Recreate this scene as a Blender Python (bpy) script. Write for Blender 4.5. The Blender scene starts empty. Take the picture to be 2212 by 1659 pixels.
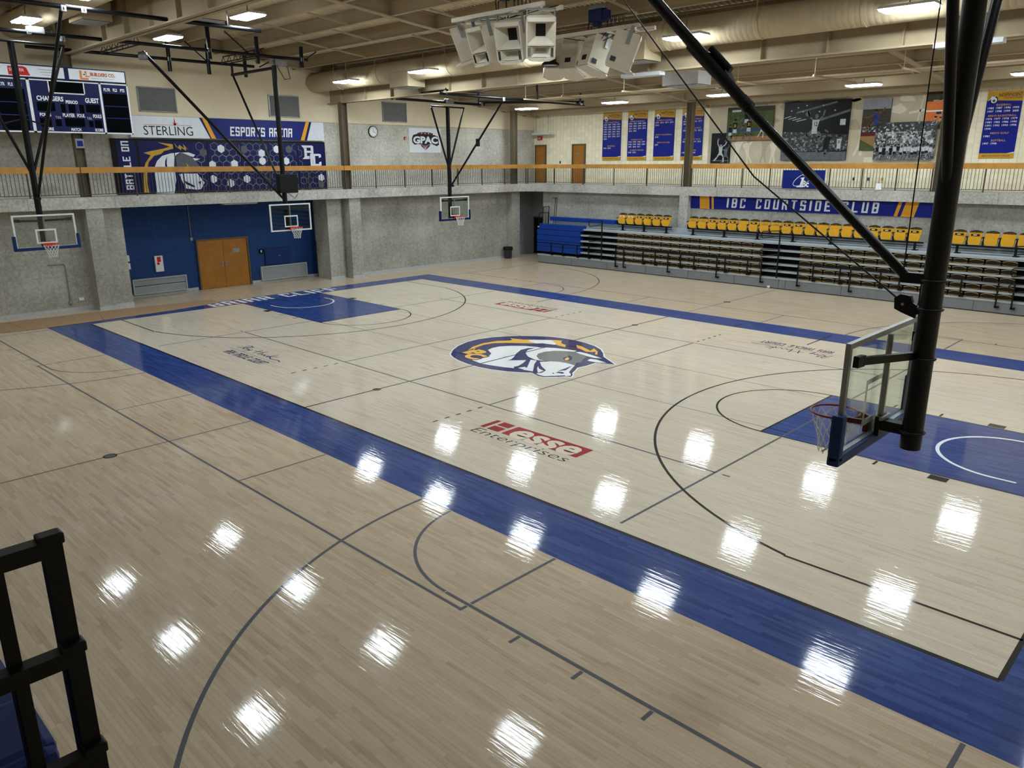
import bpy, bmesh, math, random
from mathutils import Vector, Matrix

# ---------------------------------------------------------------- camera, world, exposure
scene = bpy.context.scene
COL = scene.collection
EXPOSURE = 2.25
LAMP_POWER = 16.5
cam_data = bpy.data.cameras.new('camera')
cam = bpy.data.objects.new('camera', cam_data)
COL.objects.link(cam)
RIGHT = Vector((0.71530966, 0.69879359, -0.00442892))
DOWN = Vector((0.18906684, -0.19962914, -0.96145823))
FWD = Vector((-0.67274499, 0.686903, -0.27491535))
M = Matrix((RIGHT, -DOWN, -FWD)).transposed().to_4x4()
M.translation = (15.5762, -16.5577, 5.4926)
cam.matrix_world = M
cam_data.sensor_fit = 'HORIZONTAL'
cam_data.sensor_width = 36.0
cam_data.lens = 1666.26 * 36.0 / 2212.0
cam_data.clip_start = 0.05
cam_data.clip_end = 300
scene.camera = cam
world = bpy.data.worlds.new('world')
scene.world = world
world.use_nodes = True
world.node_tree.nodes['Background'].inputs[0].default_value = (0.02, 0.02, 0.022, 1)
world.node_tree.nodes['Background'].inputs[1].default_value = 0.3
scene.view_settings.view_transform = 'Standard'
scene.view_settings.look = 'None'
scene.view_settings.gamma = 1.0
scene.view_settings.use_curve_mapping = False
scene.view_settings.exposure = EXPOSURE
scene.cycles.max_bounces = 8
scene.cycles.glossy_bounces = 3
scene.cycles.transmission_bounces = 4
random.seed(7)

# ---------------------------------------------------------------- materials
MATS = {}


def srgb(r, g, b):
    f = lambda c: c / 255 / 12.92 if c <= 10.3 else ((c / 255 + 0.055) / 1.055) ** 2.4
    return (f(r), f(g), f(b), 1)


def new_mat(name):
    m = bpy.data.materials.new(name)
    m.use_nodes = True
    nt = m.node_tree
    nt.nodes.clear()
    out = nt.nodes.new('ShaderNodeOutputMaterial')
    bs = nt.nodes.new('ShaderNodeBsdfPrincipled')
    nt.links.new(bs.outputs[0], out.inputs[0])
    MATS[name] = m
    return m, nt, bs


def mat(name, col, rough=0.5, metal=0.0, var=0.08, scale=6.0, coat=0.0, bump=0.0, spec=0.25):
    """a painted or plastic surface with a little uneven tone"""
    m, nt, bs = new_mat(name)
    N, L = nt.nodes, nt.links
    c = srgb(*col)
    tc = N.new('ShaderNodeTexCoord')
    nz = N.new('ShaderNodeTexNoise')
    nz.inputs['Scale'].default_value = scale
    nz.inputs['Detail'].default_value = 4
    L.new(tc.outputs['Object'], nz.inputs['Vector'])
    mr = N.new('ShaderNodeMapRange')
    mr.inputs[1].default_value = 0.3
    mr.inputs[2].default_value = 0.7
    mr.inputs[3].default_value = 1 - var
    mr.inputs[4].default_value = 1 + var
    L.new(nz.outputs[0], mr.inputs[0])
    mx = N.new('ShaderNodeMix')
    mx.data_type = 'RGBA'
    mx.blend_type = 'MULTIPLY'
    mx.inputs[0].default_value = 1
    mx.inputs[6].default_value = c
    L.new(mr.outputs[0], mx.inputs[7])
    L.new(mx.outputs[2], bs.inputs['Base Color'])
    bs.inputs['Roughness'].default_value = rough
    bs.inputs['Metallic'].default_value = metal
    bs.inputs['Coat Weight'].default_value = coat
    bs.inputs['Specular IOR Level'].default_value = spec
    if bump:
        b = N.new('ShaderNodeBump')
        b.inputs['Strength'].default_value = bump
        b.inputs['Distance'].default_value = 0.01
        L.new(nz.outputs[0], b.inputs['Height'])
        L.new(b.outputs[0], bs.inputs['Normal'])
    return m


def emit(name, col, strength):
    m, nt, bs = new_mat(name)
    bs.inputs['Base Color'].default_value = (0.8, 0.8, 0.8, 1)
    bs.inputs['Emission Color'].default_value = col
    bs.inputs['Emission Strength'].default_value = strength
    return m


def math_node(nt, op, a, b=None):
    n = nt.nodes.new('ShaderNodeMath')
    n.operation = op
    for k, v in ((0, a), (1, b)):
        if v is None:
            continue
        if isinstance(v, (int, float)):
            n.inputs[k].default_value = v
        else:
            nt.links.new(v, n.inputs[k])
    return n.outputs[0]


def planks(name, lo, mid, hi, rough=0.3, spread=1.0):
    """strip flooring: 57 mm boards running along the court, random lengths, one tone for each board"""
    m, nt, bs = new_mat(name)
    N, L = nt.nodes, nt.links
    geo = N.new('ShaderNodeNewGeometry')
    sep = N.new('ShaderNodeSeparateXYZ')
    L.new(geo.outputs['Position'], sep.inputs[0])
    yr = math_node(nt, 'DIVIDE', sep.outputs[1], 0.0572)
    row = math_node(nt, 'FLOOR', yr)
    wn = N.new('ShaderNodeTexWhiteNoise')
    wn.noise_dimensions = '1D'
    L.new(row, wn.inputs['W'])
    xo = math_node(nt, 'ADD', math_node(nt, 'DIVIDE', sep.outputs[0], 0.72), math_node(nt, 'MULTIPLY', wn.outputs[0], 37.0))
    idx = math_node(nt, 'FLOOR', xo)
    cmb = N.new('ShaderNodeCombineXYZ')
    L.new(row, cmb.inputs[0])
    L.new(idx, cmb.inputs[1])
    wn2 = N.new('ShaderNodeTexWhiteNoise')
    wn2.noise_dimensions = '2D'
    L.new(cmb.outputs[0], wn2.inputs['Vector'])
    ramp = N.new('ShaderNodeValToRGB')
    e = ramp.color_ramp.elements
    e[0].color = srgb(*lo)
    e[1].color = srgb(*hi)
    e[0].position = 0.0
    e[1].position = 1.0
    k = e.new(0.25)
    k.color = tuple(srgb(*mid))
    # grain along the board
    mp = N.new('ShaderNodeMapping')
    mp.inputs['Scale'].default_value = (1.6, 26, 1)
    L.new(geo.outputs['Position'], mp.inputs[0])
    gr = N.new('ShaderNodeTexNoise')
    gr.inputs['Scale'].default_value = 1.0
    gr.inputs['Detail'].default_value = 5
    L.new(mp.outputs[0], gr.inputs['Vector'])
    big = N.new('ShaderNodeTexNoise')
    big.inputs['Scale'].default_value = 0.25
    L.new(geo.outputs['Position'], big.inputs['Vector'])
    v = math_node(nt, 'ADD', math_node(nt, 'MULTIPLY', wn2.outputs[0], 0.36),
                  math_node(nt, 'ADD', math_node(nt, 'MULTIPLY', gr.outputs[0], 0.55), math_node(nt, 'MULTIPLY', big.outputs[0], 0.3)))
    v = math_node(nt, 'SUBTRACT', v, 0.22)
    L.new(v, ramp.inputs[0])
    # joints between the boards
    fy = math_node(nt, 'FRACT', yr)
    fx = math_node(nt, 'FRACT', xo)
    j = math_node(nt, 'MAXIMUM', math_node(nt, 'LESS_THAN', fy, 0.045), math_node(nt, 'LESS_THAN', fx, 0.004))
    mx = N.new('ShaderNodeMix')
    mx.data_type = 'RGBA'
    mx.blend_type = 'MULTIPLY'
    L.new(math_node(nt, 'MULTIPLY', j, 0.45), mx.inputs[0])
    L.new(ramp.outputs[0], mx.inputs[6])
    mx.inputs[7].default_value = (0.25, 0.2, 0.15, 1)
    L.new(mx.outputs[2], bs.inputs['Base Color'])
    gloss(nt, bs, wn2.outputs[0], gr.outputs[0])
    return m


def gloss(nt, bs, board=None, grain=None):
    """the varnish that lies over every board and every painted line"""
    N, L = nt.nodes, nt.links
    bs.inputs['Roughness'].default_value = 0.55
    bs.inputs['Specular IOR Level'].default_value = 0.1
    bs.inputs['Coat Weight'].default_value = 0.75
    bs.inputs['Coat Roughness'].default_value = 0.06
    bs.inputs['Coat IOR'].default_value = 1.4
    geo = N.new('ShaderNodeNewGeometry')
    mp = N.new('ShaderNodeMapping')
    mp.inputs['Scale'].default_value = (1.2, 17.5, 1)
    L.new(geo.outputs['Position'], mp.inputs[0])
    n = N.new('ShaderNodeTexNoise')
    n.inputs['Scale'].default_value = 1.0
    n.inputs['Detail'].default_value = 3
    L.new(mp.outputs[0], n.inputs['Vector'])
    b = N.new('ShaderNodeBump')
    b.inputs['Strength'].default_value = 0.2
    b.inputs['Distance'].default_value = 0.006
    mp2 = N.new('ShaderNodeMapping')
    mp2.inputs['Scale'].default_value = (2.2, 60, 1)
    L.new(geo.outputs['Position'], mp2.inputs[0])
    n2 = N.new('ShaderNodeTexNoise')
    n2.inputs['Scale'].default_value = 1.0
    L.new(mp2.outputs[0], n2.inputs['Vector'])
    h = math_node(nt, 'ADD', n.outputs[0], math_node(nt, 'MULTIPLY', n2.outputs[0], 0.15))
    if board is not None:
        h = math_node(nt, 'ADD', h, math_node(nt, 'MULTIPLY', board, 0.02))
    L.new(h, b.inputs['Height'])
    L.new(b.outputs[0], bs.inputs['Coat Normal'])


def floor_paint(name, col):
    m, nt, bs = new_mat(name)
    N, L = nt.nodes, nt.links
    geo = N.new('ShaderNodeNewGeometry')
    nz = N.new('ShaderNodeTexNoise')
    nz.inputs['Scale'].default_value = 3
    L.new(geo.outputs['Position'], nz.inputs['Vector'])
    mr = N.new('ShaderNodeMapRange')
    mr.inputs[3].default_value = 0.92
    mr.inputs[4].default_value = 1.08
    L.new(nz.outputs[0], mr.inputs[0])
    mx = N.new('ShaderNodeMix')
    mx.data_type = 'RGBA'
    mx.blend_type = 'MULTIPLY'
    mx.inputs[0].default_value = 1
    mx.inputs[6].default_value = srgb(*col)
    L.new(mr.outputs[0], mx.inputs[7])
    L.new(mx.outputs[2], bs.inputs['Base Color'])
    gloss(nt, bs)
    return m


def concrete(name, dark, light, rough=0.9, scale=9.0, joint=(1.22, 0.9), bump=0.6):
    """hammered concrete with form joints"""
    m, nt, bs = new_mat(name)
    N, L = nt.nodes, nt.links
    geo = N.new('ShaderNodeNewGeometry')
    nz = N.new('ShaderNodeTexNoise')
    nz.inputs['Scale'].default_value = scale
    nz.inputs['Detail'].default_value = 6
    nz.inputs['Roughness'].default_value = 0.65
    nz.inputs['Distortion'].default_value = 0.6
    L.new(geo.outputs['Position'], nz.inputs['Vector'])
    big = N.new('ShaderNodeTexNoise')
    big.inputs['Scale'].default_value = 0.7
    big.inputs['Detail'].default_value = 4
    L.new(geo.outputs['Position'], big.inputs['Vector'])
    v = math_node(nt, 'ADD', math_node(nt, 'MULTIPLY', nz.outputs[0], 0.75), math_node(nt, 'MULTIPLY', big.outputs[0], 0.45))
    ramp = N.new('ShaderNodeValToRGB')
    ramp.color_ramp.elements[0].position = 0.42
    ramp.color_ramp.elements[1].position = 0.8
    ramp.color_ramp.elements[0].color = srgb(*dark)
    ramp.color_ramp.elements[1].color = srgb(*light)
    L.new(v, ramp.inputs[0])
    sep = N.new('ShaderNodeSeparateXYZ')
    L.new(geo.outputs['Position'], sep.inputs[0])
    xy = math_node(nt, 'ADD', sep.outputs[0], sep.outputs[1])
    j1 = math_node(nt, 'LESS_THAN', math_node(nt, 'FRACT', math_node(nt, 'DIVIDE', math_node(nt, 'ADD', xy, 100.3), joint[0])), 0.012)
    j2 = math_node(nt, 'LESS_THAN', math_node(nt, 'FRACT', math_node(nt, 'DIVIDE', math_node(nt, 'ADD', sep.outputs[2], 0.45), joint[1])), 0.014)
    j = math_node(nt, 'MULTIPLY', math_node(nt, 'MAXIMUM', j1, j2), 0.35)
    mx = N.new('ShaderNodeMix')
    mx.data_type = 'RGBA'
    mx.blend_type = 'MULTIPLY'
    L.new(j, mx.inputs[0])
    L.new(ramp.outputs[0], mx.inputs[6])
    mx.inputs[7].default_value = (0.3, 0.29, 0.27, 1)
    L.new(mx.outputs[2], bs.inputs['Base Color'])
    bs.inputs['Roughness'].default_value = rough
    bs.inputs['Specular IOR Level'].default_value = 0.2
    b = N.new('ShaderNodeBump')
    b.inputs['Strength'].default_value = bump
    b.inputs['Distance'].default_value = 0.02
    L.new(nz.outputs[0], b.inputs['Height'])
    L.new(b.outputs[0], bs.inputs['Normal'])
    return m


def blockwall(name, col, jw, jh, strength=0.4, rough=0.6, var=0.06):
    """scored block laid in straight stacks"""
    m, nt, bs = new_mat(name)
    N, L = nt.nodes, nt.links
    geo = N.new('ShaderNodeNewGeometry')
    sep = N.new('ShaderNodeSeparateXYZ')
    L.new(geo.outputs['Position'], sep.inputs[0])
    xy = math_node(nt, 'ADD', math_node(nt, 'ADD', sep.outputs[0], sep.outputs[1]), 100.0)
    a = math_node(nt, 'DIVIDE', xy, jw)
    z = math_node(nt, 'DIVIDE', sep.outputs[2], jh)
    j1 = math_node(nt, 'LESS_THAN', math_node(nt, 'FRACT', a), 0.055)
    j2 = math_node(nt, 'MULTIPLY', math_node(nt, 'LESS_THAN', math_node(nt, 'FRACT', z), 0.05), 0.45)
    j = math_node(nt, 'MULTIPLY', math_node(nt, 'MAXIMUM', j1, j2), strength)
    cmb = N.new('ShaderNodeCombineXYZ')
    L.new(math_node(nt, 'FLOOR', a), cmb.inputs[0])
    L.new(math_node(nt, 'FLOOR', z), cmb.inputs[1])
    wn = N.new('ShaderNodeTexWhiteNoise')
    wn.noise_dimensions = '2D'
    L.new(cmb.outputs[0], wn.inputs['Vector'])
    mr = N.new('ShaderNodeMapRange')
    mr.inputs[3].default_value = 1 - var
    mr.inputs[4].default_value = 1 + var
    L.new(wn.outputs[0], mr.inputs[0])
    mx = N.new('ShaderNodeMix')
    mx.data_type = 'RGBA'
    mx.blend_type = 'MULTIPLY'
    mx.inputs[0].default_value = 1
    mx.inputs[6].default_value = srgb(*col)
    L.new(mr.outputs[0], mx.inputs[7])
    mj = N.new('ShaderNodeMix')
    mj.data_type = 'RGBA'
    mj.blend_type = 'MULTIPLY'
    L.new(j, mj.inputs[0])
    L.new(mx.outputs[2], mj.inputs[6])
    mj.inputs[7].default_value = (0.15, 0.15, 0.15, 1)
    L.new(mj.outputs[2], bs.inputs['Base Color'])
    bs.inputs['Roughness'].default_value = rough
    bs.inputs['Specular IOR Level'].default_value = 0.3
    b = N.new('ShaderNodeBump')
    b.invert = True
    b.inputs['Strength'].default_value = 0.5
    b.inputs['Distance'].default_value = 0.01
    L.new(j, b.inputs['Height'])
    L.new(b.outputs[0], bs.inputs['Normal'])
    return m


def crowd(name, cols, scale=9.0, stretch=1.0):
    """speckle of a photograph of a packed crowd"""
    m, nt, bs = new_mat(name)
    N, L = nt.nodes, nt.links
    tc = N.new('ShaderNodeTexCoord')
    mp = N.new('ShaderNodeMapping')
    mp.inputs['Scale'].default_value = (stretch, 1, 1)
    L.new(tc.outputs['Object'], mp.inputs[0])
    vo = N.new('ShaderNodeTexVoronoi')
    vo.inputs['Scale'].default_value = scale
    L.new(mp.outputs[0], vo.inputs['Vector'])
    wn = N.new('ShaderNodeSeparateColor')
    L.new(vo.outputs['Color'], wn.inputs[0])
    ramp = N.new('ShaderNodeValToRGB')
    e = ramp.color_ramp.elements
    ramp.color_ramp.interpolation = 'LINEAR'
    n = len(cols)
    e[0].color = srgb(*cols[0])
    e[0].position = 0
    e[1].color = srgb(*cols[-1])
    e[1].position = 1
    for i in range(1, n - 1):
        k = e.new(i / (n - 1))
        k.color = srgb(*cols[i])
    L.new(wn.outputs[0], ramp.inputs[0])
    L.new(ramp.outputs[0], bs.inputs['Base Color'])
    bs.inputs['Roughness'].default_value = 0.5
    return m


def glass_mat(name, tint=(0.9, 0.96, 0.94), refl=0.9):
    m = bpy.data.materials.new(name)
    m.use_nodes = True
    nt = m.node_tree
    nt.nodes.clear()
    N, L = nt.nodes, nt.links
    out = N.new('ShaderNodeOutputMaterial')
    tr = N.new('ShaderNodeBsdfTransparent')
    tr.inputs[0].default_value = (*tint, 1)
    gl = N.new('ShaderNodeBsdfGlossy')
    gl.inputs['Roughness'].default_value = 0.02
    lw = N.new('ShaderNodeLayerWeight')
    lw.inputs[0].default_value = 0.5
    fr = math_node(nt, 'ADD', math_node(nt, 'MULTIPLY', math_node(nt, 'POWER', lw.outputs['Facing'], 4.0), 0.75), 0.035)
    nz = N.new('ShaderNodeTexNoise')
    nz.inputs['Scale'].default_value = 1.5
    k = math_node(nt, 'MULTIPLY', fr, math_node(nt, 'ADD', math_node(nt, 'MULTIPLY', nz.outputs[0], 0.1), refl))
    mx = N.new('ShaderNodeMixShader')
    L.new(k, mx.inputs[0])
    L.new(tr.outputs[0], mx.inputs[1])
    L.new(gl.outputs[0], mx.inputs[2])
    L.new(mx.outputs[0], out.inputs[0])
    MATS[name] = m
    return m


planks('maple', (154, 133, 109), (182, 163, 138), (208, 192, 167))
planks('pale_maple', (172, 156, 136), (198, 185, 165), (218, 207, 189))
planks('blue_stain', (6, 22, 74), (20, 50, 116), (66, 92, 152))
floor_paint('line_black', (14, 14, 16))
floor_paint('line_grey', (84, 88, 94))
floor_paint('line_white', (232, 234, 236))
floor_paint('floor_navy', (10, 24, 92))
floor_paint('floor_yellow', (234, 178, 56))
floor_paint('floor_logo_grey', (112, 116, 116))
floor_paint('floor_red', (146, 16, 18))
floor_paint('floor_cream', (214, 202, 182))
concrete('concrete_lower', (132, 130, 122), (180, 178, 168))
concrete('concrete_upper', (158, 154, 142), (216, 212, 200), scale=11)
concrete('concrete_slab', (140, 138, 130), (204, 202, 194), scale=10, joint=(3.0, 9.0))
mat('cream_paint', (226, 212, 182), 0.7, var=0.03, scale=1.5)
mat('tan_paint', (166, 150, 122), 0.8, var=0.04, scale=2)
mat('tan_duct', (186, 170, 140), 0.85, var=0.04, scale=3, spec=0.15)
mat('deck_paint', (222, 206, 176), 0.7, var=0.04)
blockwall('cream_block', (246, 236, 206), 0.272, 0.2, 0.4)
blockwall('blue_block', (14, 56, 112), 0.2, 0.2, 0.5)
mat('brown_steel', (94, 84, 66), 0.5)
mat('black_steel', (6, 7, 9), 0.45, var=0.15)
mat('black_pipe', (7, 8, 12), 0.35, var=0.15)
mat('dark_grey', (52, 54, 58), 0.5)
mat('storage_grey', (150, 154, 154), 0.8)
mat('black_matt', (8, 8, 10), 0.7)
mat('oak_rail', (178, 128, 62), 0.35, var=0.16, scale=3, coat=0.3)
mat('oak_door', (160, 106, 42), 0.4, var=0.12, scale=2.5)
mat('bronze_bar', (72, 62, 50), 0.45)
mat('baseboard_grey', (172, 176, 178), 0.5)
mat('white_paint', (224, 226, 226), 0.4, var=0.03)
mat('white_vinyl', (226, 230, 236), 0.45, var=0.03)
mat('grey_metal', (140, 142, 144), 0.4, metal=0.5)
mat('grille_grey', (190, 192, 194), 0.5)
mat('louver_grey', (132, 132, 130), 0.6)
mat('navy_vinyl', (8, 18, 78), 0.4, var=0.05)
mat('royal_vinyl', (8, 28, 112), 0.4, var=0.05)
mat('banner_blue', (6, 26, 132), 0.5, var=0.05)
mat('gold_vinyl', (232, 164, 44), 0.45, var=0.04)
mat('banner_gold', (206, 156, 34), 0.5, var=0.04)
mat('mane_gold', (196, 154, 56), 0.45)
mat('maroon', (92, 30, 34), 0.5)
mat('logo_grey', (92, 92, 98), 0.5)
mat('orange_print', (232, 130, 40), 0.5)
mat('red_print', (196, 28, 32), 0.5)
mat('text_white', (236, 238, 240), 0.5, var=0.02)
mat('text_black', (20, 20, 24), 0.5)
mat('text_grey', (130, 134, 140), 0.5)
mat('score_navy', (4, 15, 70), 0.4, var=0.04)
mat('score_black', (3, 4, 6), 0.7, spec=0.04)
mat('score_line', (24, 40, 104), 0.4)
mat('bench_blue', (10, 54, 138), 0.4, var=0.06)
mat('pad_blue', (10, 42, 98), 0.5, var=0.06)
mat('near_blue', (14, 38, 98), 0.6, var=0.06)  # bench blue darkened: shade on the near bleacher put into the colour
mat('deck_grey', (158, 166, 172), 0.5, var=0.06)
mat('front_grey', (122, 126, 128), 0.5, var=0.05)
mat('seat_gold', (214, 160, 40), 0.35, var=0.05)
mat('seat_dark', (44, 42, 44), 0.6)
mat('seat_black', (20, 17, 14), 0.6)
mat('seat_edge', (186, 154, 86), 0.4)
mat('rim_orange', (206, 48, 30), 0.35)
mat('rim_red', (120, 30, 22), 0.4)
mat('net_white', (222, 220, 212), 0.7)
mat('cardboard', (150, 122, 92), 0.85, var=0.08)
mat('speaker_cream', (206, 198, 182), 0.5, var=0.04)
mat('speaker_dark', (16, 18, 26), 0.6)
mat('hoist_blue', (22, 30, 84), 0.5)
mat('exit_red', (190, 20, 24), 0.4)
mat('trash_grey', (70, 74, 80), 0.55)
mat('paper', (236, 236, 236), 0.7)
mat('mural_beige', (196, 184, 158), 0.6, var=0.12, scale=1.2)
mat('mural_light', (222, 214, 192), 0.6, var=0.06)
mat('mural_tan', (176, 164, 138), 0.6, var=0.1)
mat('skin_brown', (120, 78, 52), 0.6)
mat('skin_pale', (206, 158, 124), 0.6)
mat('photo_black', (8, 9, 11), 0.45, var=0.3, scale=4)
mat('photo_grey', (96, 98, 102), 0.5, var=0.25, scale=6)
mat('photo_light', (190, 192, 194), 0.5, var=0.15, scale=9)
mat('photo_green', (72, 84, 42), 0.5, var=0.25, scale=4)
mat('photo_sand', (150, 112, 74), 0.5, var=0.12, scale=5)
mat('photo_red', (92, 34, 36), 0.5, var=0.2, scale=6)
mat('photo_sky', (140, 142, 150), 0.5, var=0.08)
mat('photo_trees', (64, 60, 46), 0.6, var=0.35, scale=12)
mat('photo_blue', (34, 62, 140), 0.5)
mat('photo_orange', (224, 118, 44), 0.5, var=0.12)
crowd('crowd_dark', [(10, 10, 12), (20, 20, 22), (48, 48, 52), (16, 16, 18), (150, 150, 152)], 13)
crowd('crowd_white', [(12, 12, 14), (40, 38, 40), (180, 180, 184), (30, 28, 30), (224, 224, 226)], 12)
glass_mat('board_glass')
emit('lamp_glow', (0.84, 0.95, 1.01, 1), LAMP_POWER)
emit('lamp_glow_dim', (0.84, 0.95, 1.01, 1), LAMP_POWER * 0.72)   # same lamps, set dimmer over the near half to balance the brightness
mat('lamp_off', (214, 218, 222), 0.3)
mat('lamp_body', (206, 208, 210), 0.4)

# ---------------------------------------------------------------- mesh builder
_TEXT = {}


def text_mesh(s, bold=0.0, align='LEFT'):
    key = (s, bold)
    if key not in _TEXT:
        cu = bpy.data.curves.new('lettering', 'FONT')
        cu.body = s
        cu.size = 1
        cu.offset = bold
        cu.resolution_u = 3
        o = bpy.data.objects.new('lettering', cu)
        COL.objects.link(o)
        dg = bpy.context.evaluated_depsgraph_get()
        dg.update()
        me = bpy.data.meshes.new_from_object(o.evaluated_get(dg))
        vs = [tuple(v.co) for v in me.vertices]
        fs = [tuple(p.vertices) for p in me.polygons]
        bpy.data.objects.remove(o)
        bpy.data.curves.remove(cu)
        bpy.data.meshes.remove(me)
        x0 = min(v[0] for v in vs); x1 = max(v[0] for v in vs)
        y0 = min(v[1] for v in vs); y1 = max(v[1] for v in vs)
        _TEXT[key] = ([((v[0] - x0) / (x1 - x0), (v[1] - y0) / (y1 - y0)) for v in vs], fs)
    return _TEXT[key]


class Plane:
    """a flat frame: x to the reader's right, y up, z towards the reader"""
    def __init__(s, o, u, v):
        s.o, s.u, s.v = Vector(o), Vector(u).normalized(), Vector(v).normalized()
        s.n = s.u.cross(s.v)

    def __call__(s, x, y, z=0.0):
        return s.o + s.u * x + s.v * y + s.n * z


class MB:
    def __init__(s):
        s.v, s.f, s.m, s.mats, s.smooth = [], [], [], [], set()

    def mi(s, m):
        if m not in s.mats:
            s.mats.append(m)
        return s.mats.index(m)

    def add(s, vs, fs, m, smooth=False):
        b = len(s.v)
        s.v += [tuple(x) for x in vs]
        k = s.mi(m)
        for f in fs:
            if smooth:
                s.smooth.add(len(s.f))
            s.f.append(tuple(b + i for i in f))
            s.m.append(k)
        return s

    def box(s, lo, hi, m):
        x0, y0, z0 = lo
        x1, y1, z1 = hi
        if x0 > x1: x0, x1 = x1, x0
        if y0 > y1: y0, y1 = y1, y0
        if z0 > z1: z0, z1 = z1, z0
        return s.add([(x0, y0, z0), (x1, y0, z0), (x1, y1, z0), (x0, y1, z0), (x0, y0, z1), (x1, y0, z1), (x1, y1, z1), (x0, y1, z1)],
                     [(3, 2, 1, 0), (4, 5, 6, 7), (0, 1, 5, 4), (1, 2, 6, 5), (2, 3, 7, 6), (3, 0, 4, 7)], m)

    def rbox(s, c, size, m, b=0.02, mtx=None):
        """a box with its edges bevelled"""
        bm = bmesh.new()
        bmesh.ops.create_cube(bm, size=1)
        for v in bm.verts:
            v.co = Vector((v.co.x * size[0], v.co.y * size[1], v.co.z * size[2]))
        bmesh.ops.bevel(bm, geom=bm.edges[:], offset=b, segments=2, affect='EDGES', profile=0.6)
        vs = []
        for i, v in enumerate(bm.verts):
            v.index = i
            p = v.co.copy()
            vs.append((mtx @ p if mtx else p + Vector(c)))
        fs = [tuple(v.index for v in f.verts) for f in bm.faces]
        bm.free()
        return s.add(vs, fs, m)

    def obar(s, p0, p1, w, h, m, up=(0, 0, 1)):
        """a rectangular bar from p0 to p1"""
        p0, p1 = Vector(p0), Vector(p1)
        d = (p1 - p0).normalized()
        up = Vector(up)
        if abs(d.dot(up)) > 0.99:
            up = Vector((1, 0, 0))
        a = d.cross(up).normalized() * (w / 2)
        b = a.cross(d).normalized() * (h / 2)
        vs = [p + sa * a + sb * b for p in (p0, p1) for sa, sb in ((-1, -1), (1, -1), (1, 1), (-1, 1))]
        return s.add(vs, [(0, 1, 2, 3), (7, 6, 5, 4), (0, 4, 5, 1), (1, 5, 6, 2), (2, 6, 7, 3), (3, 7, 4, 0)], m)

    def tube(s, pts, r, m, seg=8, cap=True):
        pts = [Vector(p) for p in pts]
        rs = r if isinstance(r, (list, tuple)) else [r] * len(pts)
        d0 = (pts[1] - pts[0]).normalized()
        a = d0.orthogonal().normalized()
        vs = []
        n = len(pts)
        for i, p in enumerate(pts):
            d = ((pts[min(i + 1, n - 1)] - p).normalized() + (p - pts[max(i - 1, 0)]).normalized())
            d = d.normalized() if d.length > 1e-6 else d0
            a = (a - d * a.dot(d)).normalized()
            b = d.cross(a)
            for k in range(seg):
                t = 2 * math.pi * k / seg
                vs.append(p + (a * math.cos(t) + b * math.sin(t)) * rs[i])
        fs = [(i * seg + k, i * seg + (k + 1) % seg, (i + 1) * seg + (k + 1) % seg, (i + 1) * seg + k) for i in range(n - 1) for k in range(seg)]
        s.add(vs, fs, m, True)
        if cap:
            s.add(vs[:seg], [tuple(reversed(range(seg)))], m)
            s.add(vs[-seg:], [tuple(range(seg))], m)
        return s

    def ring(s, c, R, r, m, seg=28, sec=8, ax=(0, 0, 1)):
        c, ax = Vector(c), Vector(ax).normalized()
        a = ax.orthogonal().normalized()
        b = ax.cross(a)
        vs = []
        for i in range(seg):
            t = 2 * math.pi * i / seg
            d = a * math.cos(t) + b * math.sin(t)
            for k in range(sec):
                q = 2 * math.pi * k / sec
                vs.append(c + d * (R + r * math.cos(q)) + ax * r * math.sin(q))
        fs = [(i * sec + k, ((i + 1) % seg) * sec + k, ((i + 1) % seg) * sec + (k + 1) % sec, i * sec + (k + 1) % sec) for i in range(seg) for k in range(sec)]
        return s.add(vs, fs, m, True)

    def lathe(s, c, prof, m, seg=20, smooth=True):
        c = Vector(c)
        vs = [c + Vector((r * math.cos(2 * math.pi * k / seg), r * math.sin(2 * math.pi * k / seg), z)) for r, z in prof for k in range(seg)]
        fs = [(i * seg + k, i * seg + (k + 1) % seg, (i + 1) * seg + (k + 1) % seg, (i + 1) * seg + k) for i in range(len(prof) - 1) for k in range(seg)]
        return s.add(vs, fs, m, smooth)

    # ---- flat work on a Plane
    def poly(s, P, pts, m, z=0.0):
        return s.add([P(x, y, z) for x, y in pts], [tuple(range(len(pts)))], m)

    def rect(s, P, x0, y0, x1, y1, m, z=0.0):
        return s.poly(P, [(x0, y0), (x1, y0), (x1, y1), (x0, y1)], m, z)

    def text(s, P, t, x0, y0, x1, y1, m, z=0.0, bold=0.0, shear=0.0):
        vs, fs = text_mesh(t, bold)
        return s.add([P(x0 + (x1 - x0) * a + shear * (y1 - y0) * b, y0 + (y1 - y0) * b, z) for a, b in vs], fs, m)

    def tline(s, P, t, x0, y0, h, m, z=0.0, bold=0.0, asp=0.55, center=False):
        w = h * asp * len(t)
        if center:
            x0 -= w / 2
        return s.text(P, t, x0, y0, x0 + w, y0 + h, m, z, bold)

    def block(s, P, t, x0, y0, x1, y1, m, z=0.0, gap=0.28, tv=0.3, th=0.17, shear=0.0):
        """squared display capitals"""
        n = len(t)
        ws = [{' ': 0.6, 'I': 0.36}.get(c, 1.0) for c in t]
        unit = (x1 - x0) / (sum(ws) + gap * (n - 1))
        x = x0
        H = y1 - y0
        for c, w in zip(t, ws):
            W = unit * w
            for i, q in enumerate(glyph(c, tv, th)):
                s.poly(P, [(x + a * W + shear * H * b, y0 + b * H) for a, b in q], m, z + 0.0004 * i)
            x += W + gap * unit
        return s

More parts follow.
